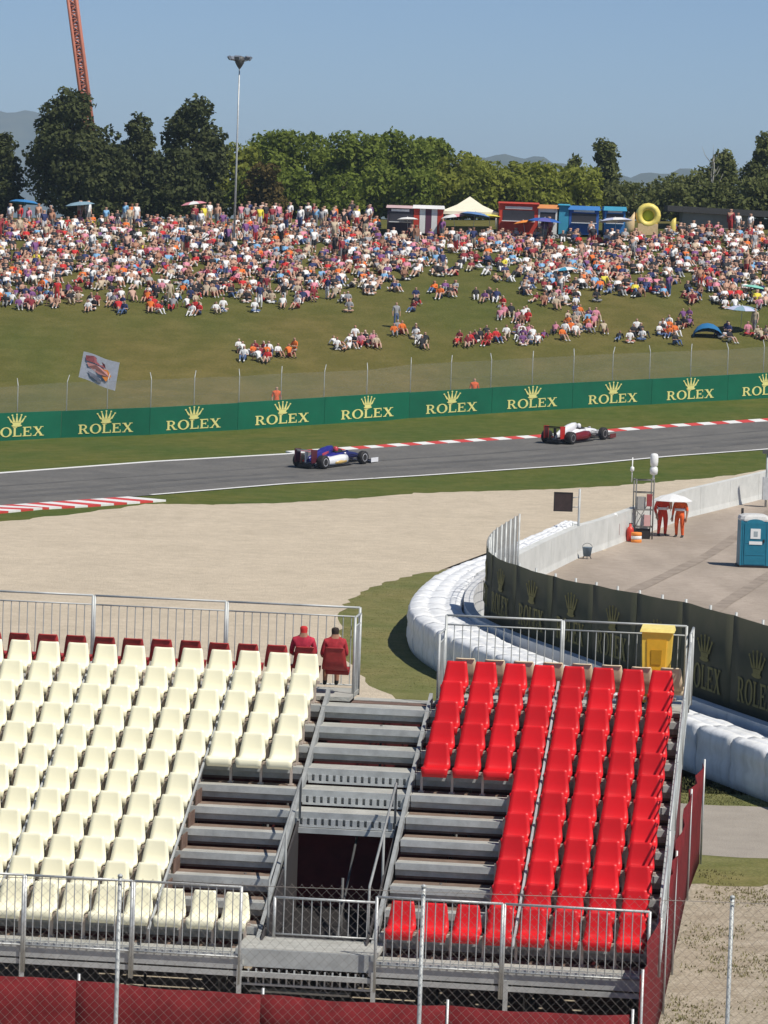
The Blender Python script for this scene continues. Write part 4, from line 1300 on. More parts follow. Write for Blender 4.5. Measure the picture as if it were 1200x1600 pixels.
# small red and white boards standing on the wall
for (x, y, lb, m1) in ((961, 806, 'small round white marker on a stick fixed to concrete wall', WHITEPL), (966, 826, 'small dark red tag hanging on the face of concrete wall', mat('dark_red_tag', (.25, .05, .05), .6))):
    gpt = ground(x, 852 if m1 is WHITEPL else 850); 
    d_ = ray(x, y); P = Vector((0, 0, HC)) + d_ * ((gpt.y + (0.12 if m1 is WHITEPL else .05)) / d_.y)
    mk = thing('marker', lb, 'marker', P)
    mb = MB()
    if m1 is WHITEPL: mb.lathe([(.0, -.02), (.11, -.015), (.11, .015), (.0, .02)], (0, 0, 0), 12, axis='Y')
    else: mb.box(-.06, .06, -.01, .015, -.25, .2)
    build(mb, 'disc' if m1 is WHITEPL else 'plate', [m1], mk)
    mb = MB(); mb.tube([(0, .02, -.5), (0, .02, .05)], .014, n=5); build(mb, 'stick', [STEELD], mk)
# grey post at the right
pr = ground(1196, 793)
gpst = thing('camera_post', 'grey post with box cabinet beside the wall, behind the toilet', 'post', pr)
mb = MB(); mb.tube([(0, 0, 0), (0, 0, 2.5)], .05, n=8); build(mb, 'pole', [STEEL], gpst)
mb = MB(); mb.box(-.16, .22, -.18, .18, .35, 1.35); build(mb, 'cabinet', [mat('pale_box', (.55, .56, .56), .5)], gpst)
mb = MB(); mb.box(-.22, .4, -.12, .12, 2.4, 2.55); build(mb, 'head', [STEELD], gpst)

# portable toilet ---------------------------------------------------------------
tp = ground(1175, 886)
to = thing('portable_toilet', 'teal blue portable toilet with white roof on the service road', 'toilet', tp, 0.03)
hw = .545
mb = MB(); mb.box(-hw, hw, -hw, hw, .10, 1.78); build(mb, 'cabin', [TEAL], to)
mb = MB(); mb.box(-hw - .03, hw + .03, -hw - .03, hw + .03, .03, .10); mb.box(-hw, -hw + .18, -hw - .02, hw, 0, .03); mb.box(hw - .18, hw, -hw - .02, hw, 0, .03); build(mb, 'skid_base', [BLACK], to)
mb = MB(); mb.box(-.40, .40, -hw - .03, -hw - .004, .14, 1.70); door = build(mb, 'door', [mat('teal_door', (.014, .17, .26), .45, var=.1)], to)
mb = MB()
for x in (-.47, .44): mb.box(x, x + .035, -hw - .02, -hw - .002, .12, 1.74)
for z in (.5, .95): mb.box(-.36, .36, -hw - .042, -hw - .031, z, z + .03)
build(mb, 'rib', [TEAL], door)
mb = MB(); mb.box(-.18, .20, -hw - .05, -hw - .033, 1.12, 1.50); sgn = build(mb, 'notice', [WHITEPL], door)
mb = MB(); mb.box(-.06, .09, -hw - .056, -hw - .051, 1.2, 1.4); build(mb, 'pictogram', [mat('grey_print', (.35, .40, .42), .6)], sgn)
mb = MB(); mb.box(-.22, .27, -hw - .05, -hw - .033, .90, 1.02); build(mb, 'notice', [WHITEPL], door)
mb = MB(); mb.box(.30, .36, -hw - .06, -hw - .033, .98, 1.1); build(mb, 'handle', [BLACK], door)
mb = MB()
rings = []
for z, k in ((1.78, 1.04), (1.84, 1.05), (1.95, .98), (2.02, .7), (2.04, .3)):
    rr = hw * k; c_ = .14
    rings.append([(rr - c_, -rr, z), (rr, -rr + c_, z), (rr, rr - c_, z), (rr - c_, rr, z), (-rr + c_, rr, z), (-rr, rr - c_, z), (-rr, -rr + c_, z), (-rr + c_, -rr, z)])
mb.loft(rings, smooth=False); build(mb, 'roof', [mat('white_roof', (.74, .73, .70), .5, transl=.15)], to)
mb = MB(); mb.prism(ell(0, 0, .36, .16, 0, math.pi, 10), lambda a, b, t: (a, -hw - .012 + t, 1.70 + b), -.02, .0); build(mb, 'door_arch', [TEAL], to)
mb = MB(); mb.tube([(-.4, .4, 1.9), (-.4, .4, 2.2)], .05, n=8); build(mb, 'vent_pipe', [BLACK], to)

# yellow wheeled bin and people in red on the rear walkway ----------------------
bw = gp(3.36, 11 * GD + 1.08, tread(11) + 0.095)
wbn = thing('wheeled_bin', 'yellow wheeled bin at the rear corner of the red seats', 'bin', bw, -GYAW)
wbn.scale = (.92, .92, 1.24)
mb = MB(); mb.hexa([(-.22, -.22, .06), (.22, -.22, .06), (.22, .24, .06), (-.22, .24, .06), (-.285, -.28, 1.04), (.285, -.28, 1.04), (.285, .30, 1.04), (-.285, .30, 1.04)]); bd = build(mb, 'body', [YEL], wbn)
mb = MB(); mb.hexa([(-.16, -.268, .45), (.16, -.268, .45), (.16, -.235, .45), (-.16, -.235, .45), (-.185, -.292, .94), (.185, -.292, .94), (.185, -.26, .94), (-.185, -.26, .94)]); pnl = build(mb, 'front_panel', [YELD], bd)
mb = MB(); mb.hexa([(-.09, -.290, .6), (.09, -.290, .6), (.09, -.25, .6), (-.09, -.25, .6), (-.1, -.298, .8), (.1, -.298, .8), (.1, -.26, .8), (-.1, -.26, .8)]); build(mb, 'emblem', [mat('ochre', (.5, .26, .01), .6)], pnl)
mb = MB(); mb.hexa([(-.32, -.33, 1.045), (.32, -.33, 1.045), (.32, .33, 1.045), (-.32, .33, 1.045), (-.30, -.30, 1.09), (.30, -.30, 1.09), (.30, .31, 1.11), (-.30, .31, 1.11)]); build(mb, 'lid', [mat('yellow_lid', (.95, .74, .22), .4)], wbn)
for x in (-.24, .24):
    mb = MB(); mb.lathe([(.1, -.03), (.1, .03)], (x, .2, .1), 12, axis='Y')
    mb.v = [(x + (v[1] - .2), .2 + (v[0] - x), v[2]) for v in mb.v]
    build(mb, 'wheel', [BLACK], wbn)
pch = person_mesh('sitter', 'chair', 9, 1, hands=True)
red_t = mat('crimson_cloth', (.50, .03, .06), .85, var=.3, scale=9)
q1 = gp(CU(0) - 0.14, vb + 0.02, tread(11) + 0.11 + 0.42); q2 = gp(CL - 0.08, vb + 0.02, tread(11) + 0.11 + 0.42)
sc1 = put_person(pch, 'person in crimson shirt and red cap sitting behind last cream row', q1, math.pi - GYAW, [SKINS[1], red_t, PANT_M['blue'], HAIR_M['a red cap'], SHOE['white']], 0.84)
ps_ = person_mesh('watcher', 'stand', 12, 1, hands=True)
q2 = gp(CU(-1) - 0.10, vb + 0.02, tread(11) + 0.11 + 0.42)
sc2 = put_person(pch, 'person with dark hair and red shirt sitting at the aisle end', q2, math.pi - GYAW + .25, [SKINS[1], mat('scarlet_cloth', (.42, .03, .04), .85, var=.3, scale=9), PANT_M['red'], HAIR_M['dark hair'], SHOE['black']], 0.84)

# ------------------------------------------------------------------ racing cars
def sup(hw, z0, z1, x, y0=0.0, n=12, p=2.6):
    zc, hz = (z0 + z1) / 2, (z1 - z0) / 2; r = []
    for k in range(n):
        t = 2 * math.pi * (k + .5) / n; c, s = math.cos(t), math.sin(t)
        r.append((x, y0 + hw * math.copysign(abs(c) ** (2 / p), c), zc + hz * math.copysign(abs(s) ** (2 / p), s)))
    return r
def paint(name, c): return mat('paint_' + name, c, 0.28, var=0.05, scale=3, spec=0.5)
def race_car(label, px_, py_, turn, C):
    p = ground(px_, py_)
    i = min(range(len(near_e)), key=lambda k: (near_e[k] - p).length)
    t = (near_e[i + 1] - near_e[i - 1]).normalized()
    ang = math.atan2(t.y, t.x) + turn
    fx = Vector((math.cos(ang), math.sin(ang), 0))
    fx.z = (h(p.x + fx.x, p.y + fx.y) - h(p.x - fx.x, p.y - fx.y)) / 2
    sy = Vector((-fx.y, fx.x, 0)).normalized(); sy.z = (h(p.x + sy.x, p.y + sy.y) - h(p.x - sy.x, p.y - sy.y)) / 2
    fx.normalize(); up = fx.cross(sy).normalized(); sy = up.cross(fx)
    car = thing('racing_car', label, 'racing car')
    M4 = Matrix((fx, sy, up)).transposed().to_4x4()
    car.matrix_basis = Matrix.Translation(p + Vector((0, 0, .032))) @ M4
    def part(mb, name, m, parent=None): return build(mb, name, m if isinstance(m, list) else [m], parent or car)
    mb = MB(); mb.loft([sup(.07, .20, .30, 2.62), sup(.12, .20, .38, 2.4), sup(.15, .24, .52, 1.9), sup(.19, .22, .62, 1.3), sup(.29, .08, .66, .75)]); part(mb, 'nose', C['nose'])
    mb = MB(); mb.loft([sup(.29, .08, .66, .745), sup(.34, .07, .66, .3), sup(.34, .07, .62, -.2), sup(.26, .07, .5, -.9)]); tub = part(mb, 'tub', C['tub'])
    mb = MB(); mb.loft([sup(.19, .60, .675, .72), sup(.22, .60, .69, .45), sup(.20, .60, .68, .12)]); part(mb, 'cockpit_opening', BLACK, tub)
    mb = MB(); mb.loft([sup(.11, .66, .98, .02), sup(.15, .5, .99, -.25), sup(.20, .4, .92, -.7), sup(.17, .3, .78, -1.25), sup(.10, .28, .58, -1.75), sup(.05, .28, .42, -2.05)]); ec = part(mb, 'engine_cover', C['cover'])
    if 'patch' in C:
        mb = MB(); mb.loft([sup(.172, .56, .84, -.42), sup(.207, .50, .82, -.7), sup(.195, .46, .74, -.98)]); part(mb, 'livery_patch', C['patch'], ec)
    mb = MB(); mb.loft([sup(.075, .72, .93, .03), sup(.06, .74, .91, .015)]); part(mb, 'air_intake', BLACK, ec)
    for s in (-1, 1):
        mb = MB(); mb.loft([sup(.20, .12, .54, .55, s * .46), sup(.24, .07, .56, .2, s * .47), sup(.23, .07, .50, -.5, s * .42), sup(.15, .07, .36, -1.1, s * .30), sup(.08, .07, .24, -1.55, s * .2)])
        sp = part(mb, 'sidepod', C['pod'])
        mb = MB(); mb.loft([sup(.15, .2, .49, .562, s * .46), sup(.14, .21, .48, .552, s * .46)]); part(mb, 'air_inlet', BLACK, sp)
        if 'stripe' in C:
            mb = MB(); mb.loft([sup(.232, .14, .34, .35, s * .485), sup(.245, .10, .36, -.1, s * .475), sup(.236, .12, .30, -.5, s * .43)]); part(mb, 'stripe', C['stripe'], sp)
        mb = MB(); mb.loft([sup(.07, .68, .76, .62, s * .52), sup(.06, .69, .75, .56, s * .52)]); mb.tube([(.6, s * .3, .62), (.6, s * .5, .7)], .012, n=5); part(mb, 'mirror', C['tub'])
    mb = MB(); mb.box(-1.9, .9, -.70, .70, .035, .062); part(mb, 'floor', CARBON)
    fw = []
    mb = MB(); mb.hexa([(2.28, -.86, .07), (2.72, -.80, .06), (2.72, .80, .06), (2.28, .86, .07), (2.28, -.86, .10), (2.72, -.80, .08), (2.72, .80, .08), (2.28, .86, .10)])
    for s in (-1, 1): mb.hexa([(2.12, s * .86 if s > 0 else -.3, .16), (2.36, s * .86 if s > 0 else -.3, .11), (2.36, s * .3 if s > 0 else -.86, .11), (2.12, s * .3 if s > 0 else -.86, .16), (2.12, s * .86 if s > 0 else -.3, .20), (2.36, s * .86 if s > 0 else -.3, .125), (2.36, s * .3 if s > 0 else -.86, .125), (2.12, s * .3 if s > 0 else -.86, .20)])
    fwo = part(mb, 'front_wing', C['fwing'])
    for s in (-1, 1):
        mb = MB(); mb.box(2.12, 2.72, s * .885 - .012, s * .885 + .012, .05, .27); part(mb, 'end_plate', C['fend'], fwo)
        mb = MB(); mb.box(2.35, 2.6, s * .11 - .012, s * .11 + .012, .09, .26); part(mb, 'wing_strut', C['nose'], fwo)
    mb = MB(); mb.hexa([(-2.16, -.48, .83), (-1.86, -.48, .80), (-1.86, .48, .80), (-2.16, .48, .83), (-2.16, -.48, .86), (-1.86, -.48, .815), (-1.86, .48, .815), (-2.16, .48, .86)])
    mb.hexa([(-2.26, -.48, .93), (-2.12, -.48, .87), (-2.12, .48, .87), (-2.26, .48, .93), (-2.26, -.48, .95), (-2.12, -.48, .885), (-2.12, .48, .885), (-2.26, .48, .95)])
    mb.box(-2.1, -1.9, -.03, .03, .3, .82)
    rwo = part(mb, 'rear_wing', C['rwing'])
    for s in (-1, 1):
        mb = MB(); mb.hexa([(-2.28, s * .5 - .012, .30), (-1.85, s * .5 - .012, .30), (-1.85, s * .5 + .012, .30), (-2.28, s * .5 + .012, .30), (-2.30, s * .5 - .012, .97), (-1.80, s * .5 - .012, .93), (-1.80, s * .5 + .012, .93), (-2.30, s * .5 + .012, .97)])
        part(mb, 'end_plate', C['rend'], rwo)
    mb = MB(); mb.hexa([(-2.15, -.4, .08), (-1.8, -.45, .06), (-1.8, .45, .06), (-2.15, .4, .08), (-2.15, -.4, .24), (-1.8, -.3, .26), (-1.8, .3, .26), (-2.15, .4, .24)]); part(mb, 'diffuser', CARBON)
    mb = MB(); mb.box(-2.27, -2.24, -.05, .05, .36, .44); part(mb, 'rain_light', mat('rain_light_red', (.4, .01, .01), .3))
    for ax, r, wd in ((1.60, .33, .26), (-1.62, .33, .36)):
        for s in (-1, 1):
            y = s * (.9 - wd / 2)
            wh = thing('wheel', None, None); wh.parent = car; wh.location = (ax, y, r)
            mb = MB(); mb.lathe([(.19, -wd / 2), (r * .93, -wd / 2), (r, -wd / 2 + .05), (r, wd / 2 - .05), (r * .93, wd / 2), (.19, wd / 2)], (0, 0, 0), 20, axis='Y'); build(mb, 'tyre', [BLACK], wh)
            mb = MB(); mb.lathe([(.02, s * .06), (.10, s * .08), (.185, s * (wd / 2 - .02)), (.195, s * (wd / 2 + .004)), (.175, s * (wd / 2 + .004)), (.05, s * .05)], (0, 0, 0), 16, axis='Y'); build(mb, 'rim', [C['rim']], wh)
            mb = MB()
            for zz, dx in ((.42, .25), (.42, -.25), (.2, .25), (.2, -.3)):
                mb.tube([(ax, s * (.9 - wd), r + (zz - r) * .6), (ax + dx, s * .2, zz + .04)], .016, n=5)
            part(mb, 'suspension', CARBON)
    # driver: only helmet and shoulders show above the cockpit rim
    dv = thing('person', C['driver'], 'person'); dv.matrix_basis = car.matrix_basis @ Matrix.Translation((.36, 0, .40))
    mb = MB(); mb.loft([sup(.20, -.1, .20, .10), sup(.22, -.12, .24, .0), sup(.18, -.1, .22, -.12)]); build(mb, 'racing_suit', [C['suit']], dv)
    mb = MB(); mb.lathe([(.04, .22), (.10, .24), (.125, .31), (.13, .38), (.115, .45), (.07, .495), (.01, .51)], (0, 0, 0), 14); hm = build(mb, 'helmet', [C['helmet']], dv)
    mb = MB(); mb.loft([[(.118 * math.cos(a) + .016, .125 * math.sin(a), z) for z in (.345, .405)] + [(.10 * math.cos(a), .11 * math.sin(a), z) for z in (.405, .345)] for a in np.linspace(-1.1, 1.1, 9)]); build(mb, 'visor', [CARBON], hm)
    return car
race_car('dark blue racing car with gold and white side panels', 517, 728, math.radians(15), dict(
    nose=paint('navy', (.018, .02, .11)), tub=paint('blue', (.022, .022, .20)), cover=paint('blue', (0, 0, 0)), pod=paint('white', (.78, .78, .80)), stripe=paint('gold', (.62, .42, .14)), patch=paint('rose_red', (.42, .05, .09)),
    fwing=paint('navy', (0, 0, 0)), fend=paint('white', (.78, .78, .80)), rwing=paint('white', (0, 0, 0)), rend=paint('maroon', (.09, .018, .03)), rim=paint('pale_rim', (.62, .62, .66)),
    suit=cloth('blue suit', (.03, .03, .15)), helmet=paint('red_helmet', (.5, .06, .08)), driver='person in a red helmet driving the dark blue racing car'))
race_car('red racing car with white engine cover and black wheels', 898, 690, math.radians(15), dict(
    nose=paint('white', (0, 0, 0)), tub=paint('white', (0, 0, 0)), cover=paint('white', (0, 0, 0)), pod=paint('deep_red', (.16, .012, .015)),
    fwing=paint('dark_red', (.10, .012, .014)), fend=paint('brown_red', (.16, .03, .03)), rwing=CARBON, rend=paint('bright_red', (.46, .025, .02)), rim=paint('grey_rim', (.36, .33, .33)),
    suit=cloth('white suit', (.7, .7, .7)), helmet=paint('white', (0, 0, 0)), driver='person in a white helmet driving the red and white racing car'))

# ------------------------------------------------------------------ trees behind the slope
def leaf_crown(name, blobs, n, size, m, parent, seed, flat=0.5, hollow=0.55):
    """blobs: (x, y, z, rx, ry, rz); many small leaf faces through their volume"""
    r = np.random.default_rng(seed)
    bl = np.array(blobs); vol = bl[:, 3] * bl[:, 4] * bl[:, 5]; pr = vol ** 0.75; pr /= pr.sum()
    idx = r.choice(len(bl), n, p=pr)
    d = r.normal(size=(n, 3)); d /= np.linalg.norm(d, axis=1)[:, None]
    rad = hollow + (1.06 - hollow) * r.random(n) ** 0.6
    rad *= 1 + 0.16 * np.sin(d[:, 0] * 7 + idx) * np.cos(d[:, 2] * 6 + idx * 2)
    C = bl[idx, :3] + d * rad[:, None] * bl[idx, 3:]
    nrm = d * 0.7 + r.normal(size=(n, 3)) * 0.8; nrm[:, 2] += flat; nrm /= np.linalg.norm(nrm, axis=1)[:, None]
    a = np.cross(nrm, r.normal(size=(n, 3))); a /= np.linalg.norm(a, axis=1)[:, None]
    b = np.cross(nrm, a)
    s = size * (0.55 + 0.9 * r.random(n))[:, None]
    V = np.empty((n, 4, 3)); V[:, 0] = C - a * s; V[:, 1] = C - b * s * .6; V[:, 2] = C + a * s; V[:, 3] = C + b * s * .6
    me = bpy.data.meshes.new(name)
    me.vertices.add(4 * n); me.vertices.foreach_set('co', V.reshape(-1))
    me.loops.add(4 * n); me.loops.foreach_set('vertex_index', np.arange(4 * n, dtype=np.int32))
    me.polygons.add(n); me.polygons.foreach_set('loop_start', np.arange(0, 4 * n, 4, dtype=np.int32)); me.polygons.foreach_set('loop_total', np.full(n, 4, np.int32))
    me.materials.append(m); me.update(calc_edges=True); me.validate()
    return link(name, me, parent)
def tree(name, label, px_, ytop, Y, wid_px, kind, m, seed, group=None, zb=None, dens_=1.0):
    r = random.Random(seed)
    X = pix(px_, 330, Y).x
    z0 = h(X, Y) if zb is None else zb
    zt = pix(px_, ytop, Y).z
    H = zt - z0; Wd = wid_px / F * Y / 2
    root = thing(name, label, 'tree', (X, Y, z0), 0, group)
    mb = MB()
    tops = [(r.uniform(-.2, .2), r.uniform(-.2, .2), H * .45), (r.uniform(-.3, .3), r.uniform(-.3, .3), H * .85)]
    mb.tube([(0, 0, -.2), (0.05, 0, H * .15)] + tops, [H * .028 + .05, H * .024 + .04, H * .016 + .03, .03], n=7)
    blobs = []
    if kind == 'pine':
        nb_ = 34
        for i in range(nb_):
            f = 0.10 + 0.82 * (i + r.random()) / nb_
            env = Wd * lerp_list([(0, .85), (.3, 1.0), (.55, .95), (.75, .72), (.9, .42), (1, .2)], f)
            a = r.uniform(0, 2 * math.pi); d = env * r.uniform(.35, .72)
            s = Wd * r.uniform(.26, .44) * (1.1 - .45 * f)
            blobs.append((d * math.cos(a), d * math.sin(a), H * f, s, s, s * .8))
            mb.tube([(0, 0, H * (f - .1)), (d * .8 * math.cos(a), d * .8 * math.sin(a), H * f)], [.06, .02], n=5)
        for f, k in ((.18, .7), (.38, .75), (.56, .66), (.72, .48), (.86, .30)):
            blobs.append((r.uniform(-.1, .1) * Wd, 0, H * f, Wd * k, Wd * k, H * .13))
        blobs.append((r.uniform(-.15, .15) * Wd, 0, H * .95, Wd * .17, Wd * .17, H * .055))
    elif kind == 'poplar':
        nb_ = 22
        for i in range(nb_):
            f = 0.12 + 0.82 * (i + r.random()) / nb_
            env = Wd * lerp_list([(0, .8), (.4, 1.0), (.7, .62), (1, .2)], f)
            a = r.uniform(0, 2 * math.pi); d = max(.1, env) * r.uniform(.1, .7); s = Wd * r.uniform(.2, .36)
            blobs.append((d * math.cos(a), d * math.sin(a), H * f, s, s, s * 1.2))
            mb.tube([(0, 0, H * (f - .14)), (d * math.cos(a), d * math.sin(a), H * f)], [.05, .012], n=5)
        blobs.append((0, 0, H * .4, Wd * .5, Wd * .5, H * .28))
    else:
        nb_ = 26
        for i in range(nb_):
            a = r.uniform(0, 2 * math.pi); f = r.uniform(.12, .93)
            env = Wd * math.sqrt(max(.10, 1 - ((f - .45) / .58) ** 2)); d = env * r.uniform(.3, .8); s = Wd * r.uniform(.24, .42)
            blobs.append((d * math.cos(a), d * math.sin(a), min(H * f, H - s * .55), s, s, s * .8))
            mb.tube([(0, 0, H * (f * .6)), (d * .7 * math.cos(a), d * .7 * math.sin(a), H * f)], [.06, .015], n=5)
        blobs.append((0, 0, H * .45, Wd * .75, Wd * .75, H * .38))
    build(mb, 'trunk', [BARK], root)
    n = int((5200 if kind == 'pine' else 4200) * dens_ * max(.6, Wd * H / 14))
    leaf_crown('crown', blobs, min(n, 22000), .18, m, root, seed, hollow=.55 if kind != 'poplar' else .3)
    return root
PINE = mat('pine_needles', (0.058, 0.072, 0.026), 0.8, scale=0.7, col2=(0.105, 0.118, 0.044), mix=(0.35, 0.7), transl=0.25, spec=0.1)
LEAFA = mat('green_leaves', (0.125, 0.165, 0.024), 0.7, scale=0.5, col2=(0.215, 0.265, 0.046), mix=(0.35, 0.65), transl=0.4, spec=0.15)
LEAFB = mat('yellow_green_leaves', (0.190, 0.215, 0.032), 0.7, scale=0.5, col2=(0.280, 0.305, 0.055), mix=(0.35, 0.65), transl=0.42, spec=0.15)
LEAFC = mat('grey_green_leaves', (0.105, 0.125, 0.038), 0.75, scale=0.6, col2=(0.185, 0.200, 0.070), mix=(0.35, 0.65), transl=0.35, spec=0.15)
RUST = mat('rusty_leaves', (0.075, 0.055, 0.018), 0.8, scale=0.6, col2=(0.12, 0.09, 0.03), mix=(0.35, 0.65), transl=0.2, spec=0.1)
for a in [('pine_tree', 'broad dark pine with rounded top standing in front of the orange crane', 108, 136, 298, 165, 'pine', PINE, 21),
          ('pine_tree', 'shorter dark pine between two taller pines, knobbly crown', 215, 175, 300, 90, 'pine', PINE, 22),
          ('pine_tree', 'tall dark pine with pointed top beside the light mast', 300, 150, 297, 135, 'pine', PINE, 23),
          ('pine_tree', 'dark pine cut by the picture edge next to the broad pine', 5, 205, 300, 80, 'pine', PINE, 24),
          ('pine_tree', 'low dark pine filling in under the two taller pines', 175, 225, 294, 120, 'pine', PINE, 25),
          ('pine_tree', 'low dark pine in front of the tall pointed pine', 262, 232, 293, 120, 'pine', PINE, 26)]:
    tree(*a)
mids = [(372, 222, 88, LEAFB), (430, 206, 100, LEAFA), (497, 212, 96, LEAFA), (560, 207, 100, LEAFA), (620, 204, 105, LEAFA), (668, 214, 80, LEAFA), (712, 240, 80, LEAFB), (760, 250, 90, LEAFB), (815, 255, 95, LEAFB), (868, 258, 85, LEAFB)]
lbm = ['leafy yellowish tree touching the light mast pole', 'full green tree behind the rusty brown bush', 'green tree next along from the one behind the rusty bush', 'green tree midway between light mast and striped stall', 'tallest wide green tree above the pale pink roofed stall', 'green tree stepping down behind the striped stall', 'yellowish green tree directly behind the white marquee', 'yellowish green tree directly behind the red tent', 'yellowish green tree behind the orange roofed stall', 'yellowish green tree behind the royal blue stall']
for i, (x, yt, wpx, m) in enumerate(mids):
    tree('broadleaf_tree', lbm[i], x, yt, 303 + (i % 3) * 4, wpx * 1.25, 'round', m, 40 + i, 'green trees behind the crowd', dens_=1.3)
lbb = ['green bush below the tree behind the rusty bush', 'green bush under the crowd of red parasols', 'green bush behind the dark red parasol', 'green bush left of the pale pink roofed stall', 'green bush right behind the pale pink roofed stall', 'low yellowish bush at the left pole of the marquee', 'low yellowish bush below the marquee peak', 'low yellowish bush behind the red tent', 'low yellowish bush behind the orange roofed stall', 'low yellowish bush behind the royal blue stall']
for i, x in enumerate((400, 460, 530, 590, 645, 700, 740, 790, 845, 905)):
    tree('bush', lbb[i], x, 262 + (i % 3) * 6, 296 + (i % 2) * 2, 95, 'round', LEAFA if i < 5 else LEAFB, 60 + i, 'bushes below the trees')['category'] = 'bush'
tree('bush', 'rusty brown bush beside the light mast among green trees', 415, 258, 292, 70, 'round', RUST, 80)['category'] = 'bush'
tree('broadleaf_tree', 'feathery taller tree with loose top rising behind the blue stalls', 945, 224, 310, 85, 'poplar', LEAFC, 81, dens_=1.2)
tree('broadleaf_tree', 'small loose tree left of the feathery taller tree', 893, 245, 312, 60, 'poplar', LEAFC, 82)
for i, (x, yt, wp, kd, lb) in enumerate([(1035, 288, 85, 'round', 'low grey green tree behind the yellow inflatable'), (1085, 262, 95, 'round', 'grey green tree beside the whitish bare tree'), (1130, 238, 90, 'poplar', 'grey green tree with wispy top behind the grey hut'), (1188, 212, 75, 'poplar', 'tallest grey green tree at the end of the grey hut'), (1240, 225, 90, 'poplar', 'grey green tree past the end of the grey hut')]):
    tree('broadleaf_tree', lb, x, yt, 308, wp, kd, LEAFC, 84 + i, dens_=1.2)
lbh = ['grey green bush behind the light blue stall', 'grey green bush over the left end of the hut roof', 'grey green bush over the middle of the hut roof', 'grey green bush over the dark bay of the hut', 'grey green bush past the end of the hut roof']
for i, x in enumerate((985, 1050, 1110, 1170, 1225)):
    tree('bush', lbh[i], x, 286 - 6 * (i % 2), 298, 95, 'round', LEAFC, 95 + i, 'bushes behind the hut')['category'] = 'bush'
# whitish bare tree
X = pix(1108, 330, 303).x; z0 = h(X, 303)
bt_ = thing('bare_tree', 'slender pale bare tree rising among grey green trees', 'tree', (X, 303, z0))
mb = MB(); r_ = random.Random(5)
mb.tube([(0, 0, 0), (.1, 0, 2), (0.25, 0, 4.2), (.2, 0, 5.2)], [.09, .07, .05, .02], n=6); build(mb, 'trunk', [mat('pale_bark', (.42, .40, .36), .9)], bt_)
for i in range(12):
    z = r_.uniform(1.5, 4.6); a = r_.uniform(0, 6.28); l = r_.uniform(.5, 1.1)
    mb = MB(); mb.tube([(.1, 0, z), (.1 + l * math.cos(a) * .7, l * math.sin(a), z + l * .8), (.1 + l * math.cos(a), l * math.sin(a) * 1.2, z + l * 1.5)], [.035, .02, .008], n=5); build(mb, 'limb', [mat('pale_bark', (0, 0, 0))], bt_)

# ------------------------------------------------------------------ light mast and crane
lm_ = pix(366, 362, 262); lm_.z = h(lm_.x, 262)
Hm = pix(374, 96, 262).z - lm_.z
mast = thing('light_mast', 'tall slender light mast with floodlight ring rising from the crowd', 'mast', lm_)
mb = MB(); mb.tube([(0, 0, -.1), (0, 0, Hm * .5), (0, 0, Hm)], [.085, .065, .04], n=8); build(mb, 'pole', [STEELL], mast)
mb = MB(); mb.lathe([(.05, Hm - .5), (.16, Hm - .35), (.30, Hm - .1), (.34, Hm + .1), (.30, Hm + .3), (.08, Hm + .38)], (0, 0, 0), 12); build(mb, 'crown_ring', [STEELD], mast)
for k in range(6):
    a = 2 * math.pi * k / 6 + .3; c, s_ = math.cos(a), math.sin(a)
    mb = MB(); mb.tube([(.25 * c, .25 * s_, Hm), (.62 * c, .62 * s_, Hm + .12)], .03, n=5)
    ar = build(mb, 'arm', [STEELD], mast)
    mb = MB(); q = Vector((.72 * c, .72 * s_, Hm + .22)); d = Vector((c, s_, -.7)).normalized(); mb.beam(q - d * .08, q + d * .08, .34, .26); build(mb, 'floodlight', [mat('lamp_grey', (.18, .2, .24), .4)], ar)
cr0 = pix(131, 138, 420); cr1 = pix(113, 0, 420)
crd = (cr1 - cr0)
zc0 = h(cr0.x, 420)
cb = cr0 - crd * ((cr0.z - zc0 - 2.2) / crd.z); ct = cr0 + crd * 1.9
crane = thing('crane', 'slanting orange lattice crane boom rising behind the broad pine', 'crane', (cb.x, cb.y, h(cb.x, cb.y)))
CRO = mat('crane_orange', (.50, .17, .11), .6, var=.15, scale=.8)
dn = (ct - cb).normalized(); sx = dn.cross(Vector((0, 1, 0))).normalized(); sy_ = dn.cross(sx)
L_ = (ct - cb).length; hwc = .44
mb = MB()
for a, b in ((-1, -1), (1, -1), (1, 1), (-1, 1)):
    o = sx * a * hwc + sy_ * b * hwc; mb.tube([cb + o, ct + o], .20, n=6)
build(mb, 'chord', [CRO], crane, world=True)
mb = MB(); k = 0; nst = int(L_ / 0.7)
cor = [sx * a * hwc + sy_ * b * hwc for a, b in ((-1, -1), (1, -1), (1, 1), (-1, 1))]
for i in range(nst):
    p, q = cb + dn * (L_ * i / nst), cb + dn * (L_ * (i + 1) / nst)
    for e in range(4):
        a, b = cor[e], cor[(e + 1) % 4]
        mb.tube([p + (a if i % 2 else b), q + (b if i % 2 else a)], .12, n=4); mb.tube([p + a, p + b], .10, n=4)
build(mb, 'lattice', [CRO], crane, world=True)
mb = MB(); zb_ = h(cb.x, cb.y); mb.box(cb.x - 2, cb.x + 2, cb.y - 3, cb.y + 3, zb_ + 1.0, zb_ + 2.8); build(mb, 'carrier', [CRO], crane, world=True)
for s in (-1, 1):
    mb = MB(); mb.box(cb.x + s * 1.9 - .4, cb.x + s * 1.9 + .4, cb.y - 3.4, cb.y + 3.4, zb_, zb_ + .98); build(mb, 'crawler_track', [BLACK], crane, world=True)

